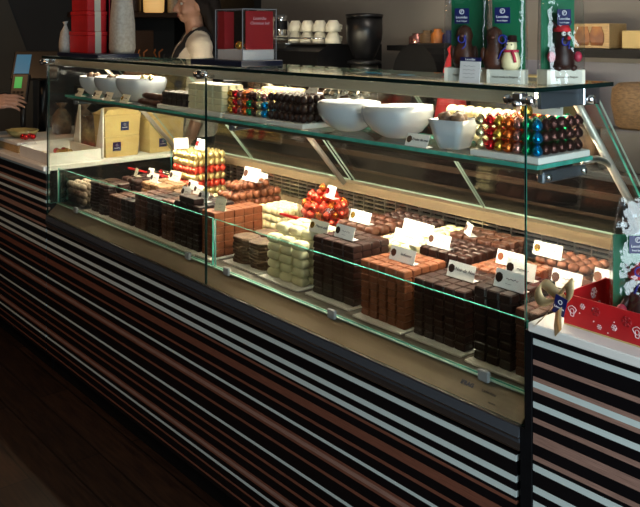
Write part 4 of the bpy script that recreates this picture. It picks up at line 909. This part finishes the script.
for q, (x, y) in enumerate(((-3.72, 1.06), (-3.62, 1.12))):
    g = G(); g.caps((0, 0, .10), (.09, 0, .11), .03, .028, 8); g.caps((.09, 0, .11), (.13, 0, .18), .02, .018, 8); g.caps((.13, 0, .185), (.16, 0, .18), .018, .012, 8)
    for a in (0, .09):
        for b in (-.015, .015): g.caps((a, b, .09), (a, b, .008), .011, .008, 6)
    for b in (-.012, .012): g.tube([(.125, b, .20), (.11, b*2, .24), (.13, b*3, .26)], .005, 5)
    tag(g.build('deer_ornament', 'orange', None, (x-.04-.12*q, y+.06*q, 1.0603), (0, 0, R(20))), ['orange deer ornament on black cabinet, left one', 'orange deer ornament on black cabinet, right one'][q], 'ornament', 'deer ornaments')
tag(G().bbox((-3.95, 1.16, 1.0603), (-3.90, 1.32, 1.44), .003).build('picture_frame', 'brownwood'), 'brown upright frame on the black cabinet', 'frame')

# ---------------------------------------------------------------- people
def hand(g, wrist, d, palm_n, curl=.35, s=1.0, side=1):
    d = Vector(d).normalized(); n = Vector(palm_n); n = (n-d*n.dot(d)).normalized(); l = d.cross(n)*side
    W = Vector(wrist)
    for k in range(4):
        b = W+l*(.030-.020*k)*s; e = b+d*.085*s+l*(.004*(1.5-k))*s
        g.caps(W+l*(.018-.012*k)*s+d*.012*s, e, .016*s, .0125*s, 10)
        Ls = [.040, .046, .043, .033][k]*s; p = e; dd = d.copy()
        for j, f in enumerate((1, .7, .55)):
            c = curl*(1+.15*k); dd = (dd*math.cos(c)+n*math.sin(c)).normalized(); q = p+dd*Ls*f
            g.caps(p, q, (.0098-.0012*j)*s, (.0090-.0012*j)*s, 10); p = q
            n2 = n
    t0 = W+l*.024*s+d*.022*s; t1 = t0+(l*.75+d*.6+n*.25).normalized()*.042*s; t2 = t1+(l*.30+d*.9+n*.35).normalized()*.032*s; t3 = t2+(d*.9+n*.5).normalized()*.024*s
    g.caps(t0, t1, .015*s, .0115*s, 10); g.caps(t1, t2, .0115*s, .010*s, 10); g.caps(t2, t3, .010*s, .0085*s, 10)
def body(Ls, Rs, feet=.10):
    g = G(); V = Vector
    g.sph((0, 0, .95), (.165, .115, .12), 16, 10); g.sph((0, 0, 1.08), (.130, .095, .13), 16, 10); g.sph((0, .01, 1.26), (.155, .108, .15), 16, 10)
    for q in (-1, 1):
        g.sph((q*.07, .085, 1.235), (.062, .055, .062), 12, 8)
        g.caps((q*.05, -.005, 1.375), (q*.165, -.005, 1.355), .062, .056); g.caps((q*.02, -.01, 1.43), (q*.09, -.012, 1.385), .05, .05)
        g.caps((q*.085, 0, .92), (q*.10, .01, .50), .088, .056); g.caps((q*.10, .01, .50), (q*.105, -.015, .09), .054, .038); g.caps((q*.105, -.02, .045), (q*.115, .15, .035), .042, .034)
    for q, (el, wr, hd, pn, cu) in ((-1, Ls), (1, Rs)):
        sh_ = V((q*.175, -.005, 1.35)); g.caps(sh_, el, .050, .040); g.caps(el, wr, .040, .027); hand(g, wr, hd, pn, cu, 1.0, q)
    g.caps((0, -.012, 1.38), (0, .008, 1.50), .054, .049)
    # head
    g.sph((0, -.012, 1.605), (.074, .094, .088), 20, 14); g.sph((0, .022, 1.555), (.060, .068, .072), 18, 12); g.sph((0, .058, 1.508), (.030, .026, .022), 12, 8)
    g.caps((0, .088, 1.585), (0, .106, 1.550), .009, .0135, 10)
    for q in (-1, 1):
        g.sph((q*.010, .095, 1.545), (.009, .010, .008), 8, 6); g.sph((q*.076, -.008, 1.565), (.010, .018, .030), 10, 8); g.caps((q*.012, .082, 1.603), (q*.045, .068, 1.600), .011, .009, 8); g.sph((q*.036, .058, 1.545), (.026, .024, .026), 10, 8)
    g.caps((-.016, .083, 1.527), (.016, .083, 1.527), .0085, .0085, 8); g.caps((-.013, .081, 1.517), (.013, .081, 1.517), .009, .009, 8)
    return g
def shell(me, test, off, mat, name, parent):
    keep = [p for p in me.polygons if test(p.center)]; idx = {}; v = []; f = []
    for p in keep:
        ids = []
        for i in p.vertices:
            if i not in idx: idx[i] = len(v); vt = me.vertices[i]; v.append(tuple(vt.co+vt.normal*off))
            ids.append(idx[i])
        f.append(tuple(ids))
    m = bpy.data.meshes.new(name); m.from_pydata(v, [], f); m.materials.append(MT[mat])
    for p in m.polygons: p.use_smooth = True
    o = link(name, m, parent); sd = o.modifiers.new('s', 'SOLIDIFY'); sd.thickness = .004; sd.offset = 0; return o
def near(p, a, b, r):
    a, b = Vector(a), Vector(b); d = b-a; t = max(0, min(1, (p-a).dot(d)/d.dot(d))); return (p-a-d*t).length < r
def face(parent):
    for q in (-1, 1):
        e = G().sph((q*.029, .0745, 1.583), (.0125, .0085, .008), 12, 8).build('eye', 'eyewhite', parent); G().sph((q*.029, .0815, 1.583), (.0055, .003, .0058), 10, 6).build('iris', 'ink', e)
        G().tube([(q*.014, .091, 1.602), (q*.030, .0855, 1.607), (q*.048, .069, 1.600)], [.002, .003, .0015], 6).build('eyebrow', 'hair', parent)
    g = G(); g.sph((0, .0905, 1.5275), (.020, .005, .0045), 12, 6); g.sph((0, .0895, 1.518), (.017, .005, .005), 12, 6); g.build('lips', 'lip', parent)
def person(loc, rz, label, Ls, Rs, top, legs, long_hair, vneck, apron, arm_l, arm_r):
    o = thing('person', label, 'person', loc, rz)
    me = evalmesh(body(Ls, Rs), .0055, 5); b = link('body', me, o)
    (el0, wr0), (el1, wr1) = (Ls[0], Ls[1]), (Rs[0], Rs[1])
    def intop(p):
        if near(p, (-.175, 0, 1.35), el0, .085) or near(p, (.175, 0, 1.35), el1, .085): return True
        if near(p, el0, Vector(el0).lerp(Vector(wr0), arm_l), .06) or near(p, el1, Vector(el1).lerp(Vector(wr1), arm_r), .06): return True
        if p.z < .88 or p.z > 1.452 or abs(p.x) > .23: return False
        if near(p, wr0, Vector(wr0)+Vector(Ls[2])*.2, .07) or near(p, wr1, Vector(wr1)+Vector(Rs[2])*.2, .07): return False
        if p.z > 1.40 and math.hypot(p.x, p.y) < .067: return False
        if vneck and p.y > 0.02 and p.z > 1.30 and abs(p.x) < (p.z-1.30)*.55: return False
        return True
    shell(me, intop, .006, top, 'shirt', o); shell(me, lambda p: p.z < .90 and p.z > .085 and abs(p.x) < .25 and p.y < .14, .007, legs, 'trousers', o); shell(me, lambda p: p.z <= .085, .005, 'blackcloth', 'shoes', o)
    face(o)
    h = G(); h.sph((0, -.032, 1.628), (.081, .092, .082), 18, 12); h.sph((0, -.062, 1.585), (.074, .058, .075), 16, 10)
    for q in (-1, 1): h.caps((q*.050, .030, 1.668), (q*.072, -.010, 1.60), .024, .020, 8); h.caps((q*.072, -.010, 1.60), (q*.076, -.035, 1.53), .020, .018, 8)
    if long_hair:
        for q in (-1, 0, 1): h.caps((q*.035, -.09, 1.58), (q*.045, -.125, 1.30), .044, .030, 10)
        for q in (-1, 1): h.caps((q*.070, -.045, 1.57), (q*.080, -.095, 1.38), .026, .032, 10)
    hm = evalmesh(h, .008, 3, ('hair',)); link('hair', hm, o)
    if apron:
        def strap(p):
            return any(near(p, a_, b_, .024) for q in (-1, 1) for a_, b_ in (((q*.075, -.10, 1.30), (q*.085, -.03, 1.43)), ((q*.085, -.03, 1.43), (q*.085, .03, 1.40)), ((q*.085, .03, 1.40), (q*.060, .13, 1.27)), ((q*.060, .13, 1.27), (q*.055, .14, 1.20))))
        shell(me, strap, .0145, 'blackcloth', 'apron_strap', o)
        shell(me, lambda p: .50 < p.z < 1.25 and p.y > .055 and abs(p.x) < .135, .016, 'blackcloth', 'apron', o)
        tg = G().box((.015, .152, 1.275), (.055, .158, 1.315)).build('name_badge', 'blackcloth', o)
    return o
V = Vector
person((-2.762, .940, 0), R(157), 'person in cream blouse and black apron looking left behind the case',
       (V((-.225, -.01, 1.09)), V((-.225, .07, .87)), (0, .2, -1), (.7, .2, 0), .2), (V((.225, -.01, 1.09)), V((.225, .07, .87)), (0, .2, -1), (-.7, .2, 0), .2), 'cloth', 'blackcloth', True, True, True, .25, .25)
person((-3.355, -.245, 0), R(-41), 'person in black sleeve reaching to the card terminal at left edge',
       (V((-.22, .02, 1.09)), V((-.19, .16, .92)), (.1, .7, -.6), (.6, -.4, -.3), .3), (V((.235, .10, 1.12)), V((.13, .37, 1.085)), (-.15, .80, .22), (-.55, .1, -.6), .35), 'blackcloth', 'blackcloth', False, False, False, .93, .93)

# ---------------------------------------------------------------- camera, light, world
cd = bpy.data.cameras.new('camera'); cam = bpy.data.objects.new('camera', cd); COL.objects.link(cam)
cam.location = CAM; cam.rotation_euler = (R(90), 0, math.atan2(.7632, .6461)); cd.sensor_width = 36; cd.lens = 36*815/640; cd.shift_y = -224.5/640; cd.clip_start = .05
S.camera = cam
def area(name, loc, target, sx, sy, e, col, spread=None):
    l = bpy.data.lights.new(name, 'AREA'); l.shape = 'RECTANGLE'; l.size = sx; l.size_y = sy; l.energy = e; l.color = col
    if spread: l.spread = R(spread)
    o = bpy.data.objects.new(name, l); COL.objects.link(o); o.location = loc; o.rotation_euler = (Vector(target)-Vector(loc)).to_track_quat('-Z', 'Y').to_euler(); return o
area('daylight', (XR+.30, -.85, 1.28), (-.6, -.6, .9), 1.75, 2.0, 78, (.82, .93, 1.0))
area('ceiling_lamp', (-1.0, 1.2, 2.7), (-1.0, 1.3, 0), .9, .3, 10, (1, .88, .76))
area('ceiling_lamp', (-2.7, -1.5, 2.7), (-2.5, -.9, 0), .5, .3, 14, (1, .55, .25))
W = bpy.data.worlds.new('world'); S.world = W; W.use_nodes = True
W.node_tree.nodes['Background'].inputs['Color'].default_value = (.55, .72, 1, 1); W.node_tree.nodes['Background'].inputs['Strength'].default_value = .6
S.view_settings.view_transform = 'Standard'; S.view_settings.look = 'None'; S.view_settings.exposure = 0; S.view_settings.gamma = 1
